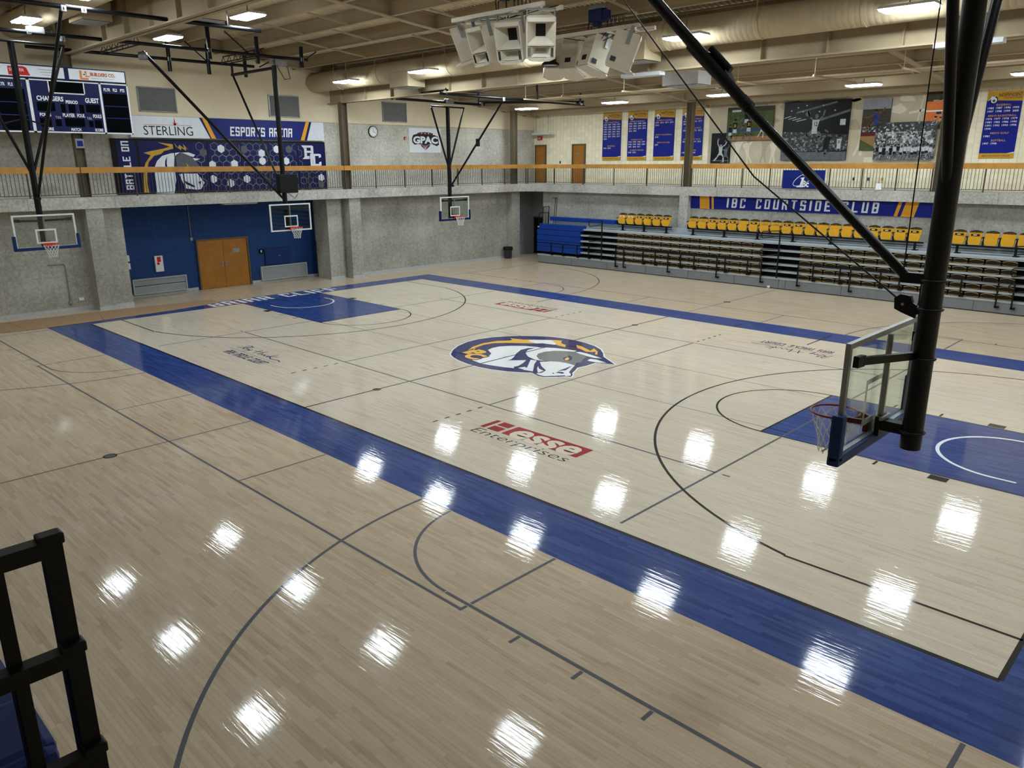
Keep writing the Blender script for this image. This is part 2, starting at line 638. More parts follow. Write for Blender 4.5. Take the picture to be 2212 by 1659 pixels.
    def arc(s, P, cx, cy, r0, r1, a0, a1, m, z=0.0, n=48):
        pts = []
        for i in range(n + 1):
            t = math.radians(a0 + (a1 - a0) * i / n)
            pts.append((cx + r0 * math.cos(t), cy + r0 * math.sin(t)))
            pts.append((cx + r1 * math.cos(t), cy + r1 * math.sin(t)))
        return s.add([P(x, y, z) for x, y in pts], [(2 * i, 2 * i + 1, 2 * i + 3, 2 * i + 2) for i in range(n)], m)

    def disc(s, P, cx, cy, r, m, z=0.0, n=24, ry=None):
        ry = ry or r
        return s.poly(P, [(cx + r * math.cos(2 * math.pi * k / n), cy + ry * math.sin(2 * math.pi * k / n)) for k in range(n)], m, z)

    def stroke(s, P, pts, w, m, z=0.0):
        for (ax, ay), (bx, by) in zip(pts, pts[1:]):
            d = Vector((bx - ax, by - ay))
            if d.length < 1e-6:
                continue
            n = Vector((-d.y, d.x)).normalized() * w / 2
            e = d.normalized() * w * 0.3
            s.poly(P, [(ax - n.x - e.x, ay - n.y - e.y), (bx - n.x + e.x, by - n.y + e.y), (bx + n.x + e.x, by + n.y + e.y), (ax + n.x - e.x, ay + n.y - e.y)], m, z)
        return s

    def slab(s, P, x0, y0, x1, y1, d, m):
        """a board of thickness d whose face lies at z = d"""
        vs = [P(x, y, z) for z in (0, d) for x, y in ((x0, y0), (x1, y0), (x1, y1), (x0, y1))]
        return s.add(vs, [(3, 2, 1, 0), (4, 5, 6, 7), (0, 1, 5, 4), (1, 2, 6, 5), (2, 3, 7, 6), (3, 0, 4, 7)], m)

    def prism(s, P, pts, d, m, z0=0.0):
        n = len(pts)
        vs = [P(x, y, z0) for x, y in pts] + [P(x, y, z0 + d) for x, y in pts]
        return s.add(vs, [tuple(reversed(range(n))), tuple(range(n, 2 * n))] + [(i, (i + 1) % n, n + (i + 1) % n, n + i) for i in range(n)], m)

    def build(s, name, parent=None, origin=None):
        me = bpy.data.meshes.new(name)
        o0 = Vector(origin) if origin is not None else Vector((0, 0, 0))
        me.from_pydata([tuple(Vector(v) - o0) for v in s.v], [], s.f)
        for m in s.mats:
            me.materials.append(MATS[m])
        me.polygons.foreach_set('material_index', s.m)
        me.polygons.foreach_set('use_smooth', [i in s.smooth for i in range(len(s.f))])
        me.update()
        o = bpy.data.objects.new(name, me)
        COL.objects.link(o)
        if parent is not None:
            o.parent = parent
        elif origin is not None:
            o.location = o0
        return o


def glyph(c, a, b):
    Lf = [(0, 0), (a, 0), (a, 1), (0, 1)]
    Rt = [(1 - a, 0), (1, 0), (1, 1), (1 - a, 1)]
    T = [(0, 1 - b), (1, 1 - b), (1, 1), (0, 1)]
    B = [(0, 0), (1, 0), (1, b), (0, b)]
    Mi = [(0, .5 - b / 2), (1, .5 - b / 2), (1, .5 + b / 2), (0, .5 + b / 2)]
    k = a * 0.5
    Tc = [(0, 1 - b), (1, 1 - b), (1, 1 - k * .5), (1 - k, 1), (0, 1)]
    Bc = [(0, 0), (1 - k, 0), (1, k * .5), (1, b), (0, b)]
    Lu = [(0, .5), (a, .5), (a, 1), (0, 1)]
    Ru = [(1 - a, .5), (1, .5), (1, .92), (1 - a, 1)]
    Rd = [(1 - a, 0), (1, .08), (1, .5), (1 - a, .5)]
    Rm = [(1 - a, .08), (1, .12), (1, .9), (1 - a, .94)]
    return {
        'A': [Lf, Rt, Tc, Mi], 'B': [Lf, Tc, Bc, Mi, [(1 - a, .54), (1, .58), (1, .92), (1 - a, 1)], [(1 - a, 0), (1, .08), (1, .44), (1 - a, .48)]],
        'C': [Lf, Tc, Bc, [(1 - a, .66), (1, .72), (1, .94), (1 - a, 1)], [(1 - a, 0), (1, .06), (1, .36), (1 - a, .3)]],
        'D': [Lf, Tc, Bc, Rm], 'E': [Lf, T, B, [(0, .5 - b / 2), (.8, .5 - b / 2), (.8, .5 + b / 2), (0, .5 + b / 2)]],
        'F': [Lf, T, Mi], 'I': [[(0, 0), (1, 0), (1, 1), (0, 1)]], 'K': [Lf, [(a, .4), (1 - a, 1), (1, 1), (a, .62)], [(a, .62), (1 - a, 0), (1, 0), (a * 1.4, .66)]],
        'L': [Lf, B], 'N': [Lf, Rt, Tc], 'O': [Lf, Rt, T, B], 'P': [Lf, Tc, Mi, Ru],
        'R': [Lf, Tc, Mi, Ru, [(.45, .5), (1 - a, 0), (1, 0), (.8, .5)]], 'S': [Tc, B, Mi, Lu, Rd, [(0, 0), (a, 0), (a, .3), (0, .24)], [(1 - a, .7), (1, .76), (1, 1 - b), (1 - a, 1)]],
        'T': [T, [(.5 - a / 2, 0), (.5 + a / 2, 0), (.5 + a / 2, 1), (.5 - a / 2, 1)]], 'U': [Lf, Rt, B], 'Y': [Lu, Rt, Mi, B],
        'G': [Lf, Tc, Bc, [(1 - a, 0), (1, .06), (1, .5), (1 - a, .5)], [(.5, .36), (1, .36), (1, .5), (.5, .5)]],
    }.get(c, [])


# ---------------------------------------------------------------- things
def tag(o, label=None, cat=None, group=None, kind=None):
    if label: o['label'] = label
    if cat: o['category'] = cat
    if group: o['group'] = group
    if kind: o['kind'] = kind
    return o


def thing(name, label, cat, loc=(0, 0, 0), rz=0.0, group=None):
    o = bpy.data.objects.new(name, None)
    o.empty_display_size = 0.2
    COL.objects.link(o)
    o.location = loc
    o.rotation_euler = (0, 0, rz)
    return tag(o, label, cat, group)


def struct(name, mb, label=None):
    return tag(mb.build(name), label, None, None, 'structure')




def copy_tree(o, parent=None):
    c = o.copy()
    COL.objects.link(c)
    if parent is not None:
        c.parent = parent
    for ch in [x for x in bpy.data.objects if x.parent == o]:
        copy_tree(ch, c)
    return c


FLOOR = Plane((0, 0, 0), (1, 0, 0), (0, 1, 0))

# ================================================================ SETTING
def roof(y):
    return 10.04 - 0.0946 * y


XL, XU, XS = -17.7, -18.4, -16.95          # lower wall, upper wall, balcony edge (scoreboard end)
YF, YU, YS = 18.3, 20.2, 18.0              # the same three on the grandstand side
ZB, ZT = 3.9, 4.33                         # underside and top of the balcony slab

# ---- floor with all its painted courts
fb = MB()
fb.rect(FLOOR, -19.4, -20.0, 20.0, 20.2, 'maple', 0)
z1, z2, z3, z4 = 0.0008, 0.0016, 0.0024, 0.0032
HX, HY, BX, BY = 14.325, 7.62, 15.45, 8.95
fb.rect(FLOOR, -HX, -HY, HX, HY, 'pale_maple', z1)
fb.rect(FLOOR, -BX, -BY, BX, -HY, 'blue_stain', z1)
fb.rect(FLOOR, -BX, HY, BX, BY, 'blue_stain', z1)
fb.rect(FLOOR, -BX, -HY, -HX, HY, 'blue_stain', z1)
fb.rect(FLOOR, HX, -HY, BX, HY, 'blue_stain', z1)
for s in (-1, 1):
    fb.rect(FLOOR, min(s * HX, s * 8.53), -1.83, max(s * HX, s * 8.53), 1.83, 'blue_stain', z2)
K = 'line_black'


def hl(x0, x1, y, w=0.05, m=K, z=z3):
    fb.rect(FLOOR, min(x0, x1), y - w / 2, max(x0, x1), y + w / 2, m, z)


def vl(x, y0, y1, w=0.05, m=K, z=z3):
    fb.rect(FLOOR, x - w / 2, min(y0, y1), x + w / 2, max(y0, y1), m, z)


hl(-HX, HX, -HY - 0.02, 0.07)
hl(-HX, HX, HY + 0.01, 0.02)
vl(-HX, -HY, HY, 0.04)
vl(HX, -HY, HY, 0.06)
vl(0, -HY, HY)
for s in (-1, 1):
    for t in (-1, 1):
        hl(s * HX, s * 8.53, t * 1.83, 0.04)
        hl(s * HX, s * 11.335, t * 6.6)
        for x in (9.96, 10.94):
            vl(s * x, t * 1.87, t * 2.1, 0.05)
        fb.rect(FLOOR, min(s * 11.88, s * 12.2), min(t * 1.87, t * 2.1), max(s * 11.88, s * 12.2), max(t * 1.87, t * 2.1), K, z3)
    vl(s * 8.53, -1.83, 1.83)
    c0 = 90 if s > 0 else -90
    fb.arc(FLOOR, s * 8.53, 0, 1.79, 1.84, c0, c0 + 180, K, z3)
    q = math.degrees(math.acos(1.415 / 6.75))
    a0 = 180 - q if s > 0 else -q
    a1 = 180 + q if s > 0 else q
    fb.arc(FLOOR, s * 12.75, 0, 6.70, 6.755, a0, a1, K, z3, 72)
    fb.arc(FLOOR, s * 12.75, 0, 1.22, 1.29, c0, c0 + 180, 'line_white', z3)
    for t in (-1, 1):
        hl(s * 12.75, s * 13.1, t * 1.255, 0.06, 'line_white')
for t in (-1, 1):
    if t > 0:
        for x, ya, yb in ((-2.65, 7.66, 8.3), (2.65, 7.66, 8.3), (-5.72, 6.7, 8.55), (5.72, 6.7, 8.55)):
            vl(x, ya, yb)
    fb.disc(FLOOR, 0, t * 5.55, 0.11, K, z4)
# cross volleyball court, grey
G = 'line_grey'
for t in (-1, 1):
    hl(-9, 9, t * 4.5, 0.05, G, z2)
    hl(9.14, 9.3, t * 4.5, 0.05, G, z2)
    hl(-9.3, -9.14, t * 4.5, 0.05, G, z2)
    vl(t * 9, -7.4, -1.87, 0.05, G, z2)
    vl(t * 9, 1.87, 7.4, 0.05, G, z2)
    vl(t * 9, -1.8, 1.8, 0.05, G, z3)
    vl(t * 3, -4.5, 4.5, 0.05, G, z2)
    for k in range(5):
        for u in (-1, 1):
            vl(t * 3, u * (4.72 + k * 0.34), u * (4.86 + k * 0.34), 0.05, K, z2)
hl(-9, 9, 1.5, 0.025, G, z2)
hl(-9, 9, -1.5, 0.025, G, z2)
# side courts in front of both stands
for t in (-1, 1):
    cy = t * 8.83
    e = t * 8.97
    far = t * 16.2
    hl(-9, 9, t * 10.8, 0.05, G, z1)
    vl(0, e, far, 0.04, G, z2)
    for x in (-9, 9):
        vl(x, e, t * 10.62, 0.05, G, z1)
        vl(x, t * 10.7, t * 10.83, 0.05, G, z2)
    for x in (-3, 3):
        vl(x, e, t * 10.8, 0.04, G, z2)
    fb.disc(FLOOR, 0, t * 11.95, 0.13, K, z2)
    fb.disc(FLOOR, 0, t * 11.95, 0.10, G, z3)
    for s in (-1, 1):
        hl(s * 8.55, s * 14.3, t * 10.66, 0.05, G, z3)
        vl(s * 14.32, e, far, 0.05, G, z1)
        for x in (9.95, 10.92, 11.86):
            vl(s * x, t * 10.7, t * 10.88, 0.05, G, z1)
        # quarter of the free throw circle and of the three point arc that lies outside the blue band
        a, b = (180, 270) if s > 0 else (270, 360)
        if t > 0:
            a, b = (90, 180) if s > 0 else (0, 90)
        adj = math.degrees(math.asin(0.14 / 1.83))
        aa, bb = a, b
        if t < 0:
            if s > 0: aa = a + adj
            else: bb = b - adj
        else:
            if s > 0: bb = b - adj
            else: aa = a + adj
        fb.arc(FLOOR, s * 8.53, cy, 1.80, 1.85, aa, bb, G, z1, 30)
        adj = math.degrees(math.asin(0.14 / 6.75))
        aa, bb = a, b
        if t < 0:
            if s > 0: aa, bb = a + adj, b - 8
            else: aa, bb = a + 8, b - adj
        else:
            if s > 0: aa, bb = a + 8, b - adj
            else: aa, bb = a + adj, b - 8
        fb.arc(FLOOR, s * 12.75, cy, 6.72, 6.775, aa, bb, G, z2, 50)

# lettering and emblems on the floor
def sponsor(P):
    m = 'floor_red'
    for q in ([(0, -.55), (.13, -.55), (.13, 0), (0, 0)], [(.22, -.24), (.56, -.24), (.56, 0), (.22, 0)], [(.22, -.55), (.56, -.55), (.56, -.3), (.22, -.3)], [(.66, -.55), (2.72, -.55), (2.72, 0), (.66, 0)]):
        fb.poly(P, q, m, z3)
    fb.text(P, 'esse', .78, -.58, 2.56, -.08, 'floor_cream', z4, 0.03, 0.12)
    fb.text(P, 'Enterprises', .02, -.98, 2.66, -.62, K, z3, -0.012, 0.2)


def court_name(P):
    sig = [[(.3, .9), (.42, 1.05), (.5, .98), (.4, .8), (.3, .62)], [(.5, .98), (.62, 1.0), (.6, .85), (.42, .8), (.55, .66), (.66, .78), (.72, .7), (.76, .78), (.85, .68), (.92, .8), (.86, .5)],
           [(1.2, .98), (1.3, .62)], [(1.1, .78), (1.5, .86)], [(1.48, 1.0), (1.52, .62), (1.62, .76), (1.7, .66), (1.8, .74), (1.88, .64), (2.0, .74), (2.06, .62), (2.1, 1.0)], [(2.3, .86), (2.08, .72), (2.36, .6), (2.7, .66), (2.9, .6)]]
    for q in sig:
        fb.stroke(P, q, 0.035, 'floor_navy', z3)
    fb.stroke(P, [(.1, .5), (2.9, .46)], 0.012, 'floor_navy', z3)
    fb.block(P, 'RAY NACKE COURT', .45, .05, 2.75, .36, 'floor_navy', z3, tv=.28)


sponsor(Plane((3.95, -5.15, 0), (1, 0, 0), (0, 1, 0)))
sponsor(Plane((-3.95, 5.15, 0), (-1, 0, 0), (0, -1, 0)))
court_name(Plane((-7.25, -6.4, 0), (1, 0, 0), (0, 1, 0)))
court_name(Plane((7.2, 6.4, 0), (-1, 0, 0), (0, -1, 0)))
for s in (-1, 1):
    P = Plane((s * 14.42, s * 3.0, 0), (0, -s, 0), (s, 0, 0))
    fb.block(P, 'BRIAR CLIFF', 0, 0, 6.0, 0.92, 'line_white', z3, tv=.3)
HORSE= [('n',[(-1.45,-1.79),(-1.83,-1.36),(-2.12,-0.89),(-2.33,-0.31),(-2.37,0.19),(-2.24,0.72),(-2.0,1.15),(-1.73,1.5),(-1.34,1.82),(-0.93,2.07),(-0.46,2.2),(0.0,2.24),(0.5,2.17),(0.98,2.03),(1.42,1.78),(1.8,1.42),(2.04,1.12),(2.84,0.61),(2.51,0.47),(2.33,0.37),(2.35,-0.03),(2.31,-0.41),(2.45,-0.67),(2.55,-0.9),(2.73,-1.11),(2.8,-1.26),(2.67,-1.33),(2.3,-1.77),(2.08,-1.79),(1.75,-1.66),(1.48,-1.85),(1.15,-2.03),(0.72,-2.17),(0.22,-2.24),(-0.26,-2.21),(-0.75,-2.11),(-1.15,-1.96)]),('w',[(-1.05,-0.63),(-1.14,-0.35),(-1.12,-0.06),(-0.92,0.26),(-0.61,0.53),(-0.2,0.7),(-0.08,0.7),(-0.32,0.39),(-0.32,0.07),(-0.1,-0.36),(0.16,-0.73),(0.29,-0.98),(0.31,-1.15),(0.68,-0.75),(0.86,-1.09),(0.97,-1.39),(0.95,-1.55),(1.06,-1.65),(0.8,-1.76),(0.41,-1.86),(0.04,-1.93),(-0.49,-1.82),(-0.42,-1.57),(-0.4,-1.26),(-0.64,-0.88)]),('w',[(-0.01,-0.04),(-0.16,0.22),(-0.18,0.52),(-0.02,0.8),(0.27,0.97),(0.64,1.08),(1.0,1.15),(1.03,1.01),(0.76,0.87),(0.5,0.67),(0.37,0.36),(0.41,0.04),(0.57,-0.19),(0.88,-0.42),(1.15,-0.46),(0.83,-0.54),(0.42,-0.4),(0.15,-0.2)]),('g',[(0.53,-0.15),(0.39,0.1),(0.38,0.4),(0.52,0.69),(0.76,0.87),(1.03,1.01),(1.44,0.85),(1.71,0.73),(1.83,0.41),(2.0,0.13),(1.94,0.0),(2.1,-0.26),(1.78,-0.21),(1.53,-0.24),(1.3,-0.36),(1.11,-0.45),(0.84,-0.39)]),('N',[(1.31,0.14),(1.26,0.28),(1.31,0.38),(1.2,0.55),(1.44,0.41),(1.61,0.19),(1.64,0.0),(1.53,-0.03)]),('Y',[(1.42,0.09),(1.32,0.33),(1.46,0.27),(1.57,0.08),(1.53,0.0)]),('w',[(0.74,-0.63),(0.94,-0.58),(1.17,-0.94),(1.49,-1.32),(1.67,-1.54),(1.41,-1.59),(1.11,-1.54),(1.17,-1.35),(1.29,-1.37),(0.99,-0.97)]),('w',[(1.11,-0.64),(1.3,-0.36),(1.53,-0.24),(1.78,-0.21),(2.1,-0.26),(2.26,-0.58),(2.45,-0.93),(2.61,-1.04),(2.72,-1.18),(2.65,-1.31),(2.58,-1.26),(2.24,-1.7),(2.04,-1.7),(1.89,-1.65),(1.95,-1.46),(1.87,-1.22),(1.45,-0.95)]),('w',[(1.38,-1.01),(1.6,-1.21),(1.85,-1.3),(1.87,-1.55),(1.56,-1.25)]),('N',[(2.24,-1.26),(2.21,-1.09),(2.33,-1.04),(2.44,-1.1),(2.42,-1.19),(2.3,-1.2)]),('N',[(2.15,-1.06),(2.12,-0.72),(2.06,-0.34),(2.19,-0.65),(2.26,-0.85)]),('N',[(2.21,-1.35),(2.16,-1.25),(2.3,-1.36)]),('w',[(1.06,0.97),(1.16,1.1),(1.44,1.09),(2.15,0.92),(1.95,0.81),(1.58,0.84),(1.33,0.9)]),('w',[(1.97,0.46),(1.94,0.65),(2.17,0.69),(2.56,0.59),(2.36,0.44),(2.07,0.41)]),('w',[(-1.72,0.05),(-1.56,0.5),(-1.41,0.95),(-1.18,1.13),(-1.0,1.37),(-0.57,1.71),(-0.17,1.73),(0.35,1.35),(0.02,1.3),(-0.45,1.19),(-0.55,1.05),(-1.06,0.8)]),('Y',[(-1.43,-1.14),(-1.7,-0.66),(-1.82,-0.09),(-1.72,0.45),(-1.4,0.83),(-1.7,1.01),(-1.24,1.16),(-1.05,1.34),(-1.0,1.12),(-0.57,1.03),(-0.97,0.71),(-1.31,0.44),(-1.59,0.13),(-1.64,-0.26),(-1.55,-0.69)]),('Y',[(-0.58,1.73),(-0.25,1.91),(-0.02,1.6),(0.25,1.51),(0.44,1.27),(0.1,1.29),(-0.15,1.48)]),('Y',[(0.49,1.74),(0.73,1.71),(1.3,1.43),(1.2,1.74),(1.54,1.49),(1.77,1.17),(1.69,1.17),(1.49,1.45),(1.44,1.32),(1.28,1.25),(1.0,1.38),(0.78,1.43)]),('w',[(-0.09,-0.93),(-0.06,-0.86),(0.02,-0.98)]),('Y',[(-1.47,-1.41),(-1.48,-0.83),(-1.15,-0.72),(-0.91,-0.73),(-0.68,-0.84),(-0.62,-1.01),(-0.66,-1.12),(-0.45,-1.23),(-0.4,-1.41),(-0.59,-1.51),(-0.44,-1.59),(-0.44,-1.76),(-0.66,-1.8),(-0.82,-1.87),(-1.13,-1.72),(-1.09,-1.52),(-1.28,-1.31)]),('N',[(-1.17,-1.03),(-0.98,-0.93),(-0.92,-1.02),(-1.06,-1.08)]),('N',[(-0.87,-1.58),(-1.08,-1.2),(-1.01,-1.22),(-0.83,-1.51),(-0.77,-1.31),(-0.67,-1.18),(-0.64,-1.36),(-0.71,-1.55)])]
LC = {'n': ('floor_navy', z2), 'N': ('floor_navy', 0.0048), 'w': ('line_white', z3), 'g': ('floor_logo_grey', z4), 'Y': ('floor_yellow', z4)}
for i, (c, pts) in enumerate(HORSE):
    m, z = LC[c]
    if c == 'Y' and i < 8:
        z = 0.0052
    if i == 0:
        fb.poly(FLOOR, [(0.05 + (x - 0.05) * 1.02, -0.13 + (y + 0.13) * 1.02) for x, y in pts], 'line_white', z1 + 0.0004)
    if i < 19:
        fb.poly(FLOOR, pts, m, z)
BCP = Plane((-1.46, -1.72, 0), (1, 0, 0), (-.05, 1, 0))
for ch, q in (('B', (.1, .3, .74, .94)), ('C', (.42, -.06, 1.04, .56))):
    fb.text(BCP, ch, q[0] - .05, q[1] - .05, q[2] + .05, q[3] + .05, 'floor_navy', 0.0056 if ch == 'B' else 0.0064, .09)
    fb.text(BCP, ch, *q, 'floor_yellow', 0.006 if ch == 'B' else 0.0068, .05)
fb.poly(BCP, [(-.06, .94), (.2, .94), (.2, .78)], 'floor_yellow', 0.006)
struct('floor', fb)

# ---- concrete walls at the scoreboard end
w = MB()
w.box((XL - 0.6, -20, 0), (XL, -5.05, ZB), 'concrete_lower')
w.box((XL - 0.6, 4.75, 0), (XL, 17.05, ZB), 'concrete_lower')
w.box((-19.4, -5.4, 0), (XL - 0.3, -5.05, ZB), 'concrete_lower')
w.box((-19.4, 4.75, 0), (XL - 0.3, 5.1, ZB), 'concrete_lower')
struct('wall_west', w, 'grey concrete wall under the balcony at the scoreboard end')
w = MB()
w.box((-19.4, -5.4, 0), (-19.17, 5.1, ZB), 'blue_block')
struct('wall_recess', w, 'blue scored block wall set back around the double doors')
w = MB()
w.box((XU - 0.3, -20, ZT), (XU, 20.5, 7.5), 'concrete_upper')
struct('wall_upper', w, 'pale speckled concrete wall behind the balcony')
w = MB()
w.box((XU - 0.3, -20, 7.5), (XU + 0.03, 20.5, 12.6), 'cream_paint')
struct('wall_gable', w, 'cream painted wall above the concrete')

# ---- grandstand side
w = MB()
w.box((-15.9, YF, 0), (20.2, YF + 0.4, ZB), 'concrete_lower')
struct('wall_north', w, 'grey concrete wall behind the bleachers')
w = MB()
w.box((-18.7, 20.0, 0), (-15.5, 20.3, ZB), 'storage_grey')
w.box((-15.9, YF + 0.3, 0), (-15.7, 20.3, ZB), 'storage_grey')
w.box((-18.7, 17.05, 0), (-18.3, 20.3, ZB), 'storage_grey')
struct('wall_alcove', w, 'dark grey alcove beside the bleachers')
w = MB()
w.box((XU - 0.3, YU, ZT), (20.2, YU + 0.3, 9.0), 'cream_block')
struct('wall_north_upper', w, 'cream scored block wall above the far balcony')
w = MB()
w.box((20.0, -20, 0), (20.3, 20.5, 12.6), 'cream_paint')
struct('wall_east', w)
w = MB()
w.box((-18.7, -20.3, 0), (20.3, -20.0, 12.6), 'cream_paint')
struct('wall_south', w)

# ---- balcony slabs
w = MB()
w.box((-19.4, -20, ZB), (XS, YS, ZT), 'concrete_slab')
struct('balcony_slab', w, 'concrete balcony edge below the scoreboard')
w = MB()
w.box((-19.4, YS, ZB), (20.2, 20.4, ZT), 'concrete_slab')
R = 1.1
Pc = Plane((XS, YS, ZB), (1, 0, 0), (0, 1, 0))
pts = [(0, 0), (0, -R)] + [(R - R * math.cos(math.radians(a)), -R + R * math.sin(math.radians(a))) for a in range(10, 90, 10)] + [(R, 0)]
w.prism(Pc, list(reversed(pts)), ZT - ZB, 'concrete_slab')
struct('balcony_slab', w, 'concrete balcony edge above the bleachers')

# ---- concrete piers under the balcony
for lo, hi, lb in (((-18.2, -6.43, 0), (-17.0, -5.82, ZB), 'wide concrete pier just before the blue wall'),
                   ((-18.6, -5.82, 0), (-17.3, -5.05, ZB), 'concrete pier at the near corner of the blue wall'),
                   ((-18.6, 4.45, 0), (-17.45, 5.23, ZB), 'concrete pier at the far corner of the blue wall'),
                   ((-18.2, 5.47, 0), (-17.05, 6.12, ZB), 'narrow concrete pier right of the blue wall'),
                   ((-18.4, 17.0, 0), (-17.25, 17.7, ZB), 'concrete pier beside the dark alcove'),
                   ((-6.35, 17.98, 0), (-5.85, YF + 0.2, ZB), 'concrete pier between the two rows of gold seats'),
                   ((5.6, 17.98, 0), (6.1, YF + 0.2, ZB), 'concrete pier behind the near basketball mast')):
    w = MB()
    w.box(lo, hi, 'concrete_lower' if lo[1] < 17.5 else 'concrete_slab')
    struct('concrete_column', w, lb)

# ---- baseboards
def base(name, lo, hi):
    w = MB()
    w.box(lo, hi, 'baseboard_grey')
    struct(name, w)


base('baseboard_west', (XL, -20, 0), (XL + 0.02, -6.43, 0.13))
base('baseboard_west', (-17.0, -6.45, 0), (-16.98, -5.8, 0.13))
base('baseboard_west', (-17.3, -5.82, 0), (-17.28, -5.03, 0.13))
base('baseboard_recess', (-19.17, -5.05, 0), (-19.14, -1.5, 0.13))
base('baseboard_recess', (-19.17, 1.15, 0), (-19.14, 4.75, 0.13))
base('baseboard_west', (-17.45, 4.43, 0), (-17.43, 5.25, 0.13))
base('baseboard_west', (-17.05, 5.45, 0), (-17.03, 6.14, 0.13))
base('baseboard_west', (XL, 6.12, 0), (XL + 0.02, 17.0, 0.13))

# ---- steel columns
def ibeam(mb, p0, p1, w, h, m, tf=0.03, tw=0.03):
    """flanges level: h is vertical"""
    p0, p1 = Vector(p0), Vector(p1)
    up = Vector((0, 0, 1))
    mb.obar(p0 + up * tf / 2, p1 + up * tf / 2, w, tf, m)
    mb.obar(p0 + up * (h - tf / 2), p1 + up * (h - tf / 2), w, tf, m)
    mb.obar(p0 + up * h / 2, p1 + up * h / 2, tw, h - 2 * tf, m)


def hcol(x, y, zt, lb, along='y'):
    w = MB()
    for s in (-1, 1):
        if along == 'y':
            w.box((x - .14, y + s * .15 - .012, ZT), (x + .14, y + s * .15 + .012, zt), 'brown_steel')
        else:
            w.box((x + s * .15 - .012, y - .14, ZT), (x + s * .15 + .012, y + .14, zt), 'brown_steel')
    if along == 'y':
        w.box((x - .012, y - .15, ZT), (x + .012, y + .15, zt), 'brown_steel')
    else:
        w.box((x - .15, y - .012, ZT), (x + .15, y + .012, zt), 'brown_steel')
    struct('steel_column', w, lb)


hcol(-17.25, -6.25, 9.45, 'brown steel column behind the scoreboard')
hcol(-17.25, 5.55, 8.3, 'brown steel column right of the blue window graphics')
hcol(-17.25, 17.2, roof(17.2), 'brown steel column in the far corner of the balcony')
hcol(-6.05, 18.12, roof(18.12), 'brown steel column between the championship banners', 'x')
hcol(5.5, 18.12, roof(18.12), 'brown steel column behind the near basketball mast', 'x')

# ---- roof: fluted deck, purlins, sloping frames, two deep girders
w = MB()
vs, fs = [], []
pitch = 0.19
n = int(39 / pitch)
prof = [(0, .0), (.055, .0), (.075, .05), (.17, .05)]
xs = []
for i in range(n):
    for dx, dz in prof:
        xs.append((-18.7 + i * pitch + dx, dz))
for x, dz in xs:
    for y in (-20.3, 20.5):
        vs.append((x, y, roof(y) + 0.46 + dz))
for i in range(len(xs) - 1):
    fs.append((2 * i, 2 * i + 1, 2 * i + 3, 2 * i + 2))
w.add(vs, fs, 'deck_paint')
w.box((-18.7, -20.3, 12.9), (20.3, 20.5, 13.0), 'deck_paint')
struct('ceiling', w)
PY = [-13.0, -11.2, -9.4, -7.6, -4.0, -1.75, 0.05, 1.95, 3.75, 7.5, 9.5, 11.5, 13.5, 15.5, 17.5, 19.2]
for y in PY:
    w = MB()
    ibeam(w, (-18.4, y, roof(y)), (20.0, y, roof(y)), 0.13, 0.45, 'tan_paint', 0.02, 0.015)
    struct('roof_purlin', w)
for x in (-17.75, -6.1, 5.5, 17.1):
    w = MB()
    p0, p1 = Vector((x, -20, roof(-20) - .02)), Vector((x, 19.9, roof(19.9) - .02))
    ibeam(w, p0, p1, 0.24, 0.47, 'tan_paint', 0.03, 0.02)
    struct('roof_frame', w)
for y, z, hgt in ((5.6, 8.27, 1.62), (-6.1, 9.38, 1.7)):
    w = MB()
    w.box((-18.3, y - .19, z), (20, y + .19, z + .045), 'tan_paint')
    w.box((-18.3, y - .19, z + hgt - .04), (20, y + .19, z + hgt), 'tan_paint')
    w.box((-18.3, y - .02, z), (20, y + .02, z + hgt), 'tan_paint')
    for i in range(20):
        x = -17.2 + i * 1.93
        w.box((x - .01, y - .16, z + .04), (x + .01, y + .16, z + hgt - .04), 'tan_paint')
    struct('roof_girder', w)
w = MB()
for a, b, xsb in ((-1.75, 0.05, (-14.1, -11.2, -8.3, -3, 0.2, 3)), (0.05, 1.95, (-12.5, -9.6, -4.3, -1, 2)), (1.95, 3.75, (-12.55, -7.6, -3.2, 1, 4)), (7.5, 9.5, (-9, -2.5, 4)), (9.5, 11.5, (-11, -5, 2, 8)), (13.5, 15.5, (-12, -3, 5))):
    for x in xsb:
        w.obar((x, a + .07, roof(a) + .03), (x - .05, b - .07, roof(b) + .03), 0.07, 0.05, 'tan_paint')
struct('roof_bridging', w)

# ---- eave trim along the far wall
w = MB()
w.box((XU, YU - .1, roof(YU) + .30), (20, YU, roof(YU) + .46), 'tan_paint')
struct('trim_1', w)
# ---- horizontal joint trim on the upper end wall
w = MB()
w.box((XU, -20, 7.44), (XU + .05, 20.2, 7.52), 'cream_paint')
struct('trim_2', w)

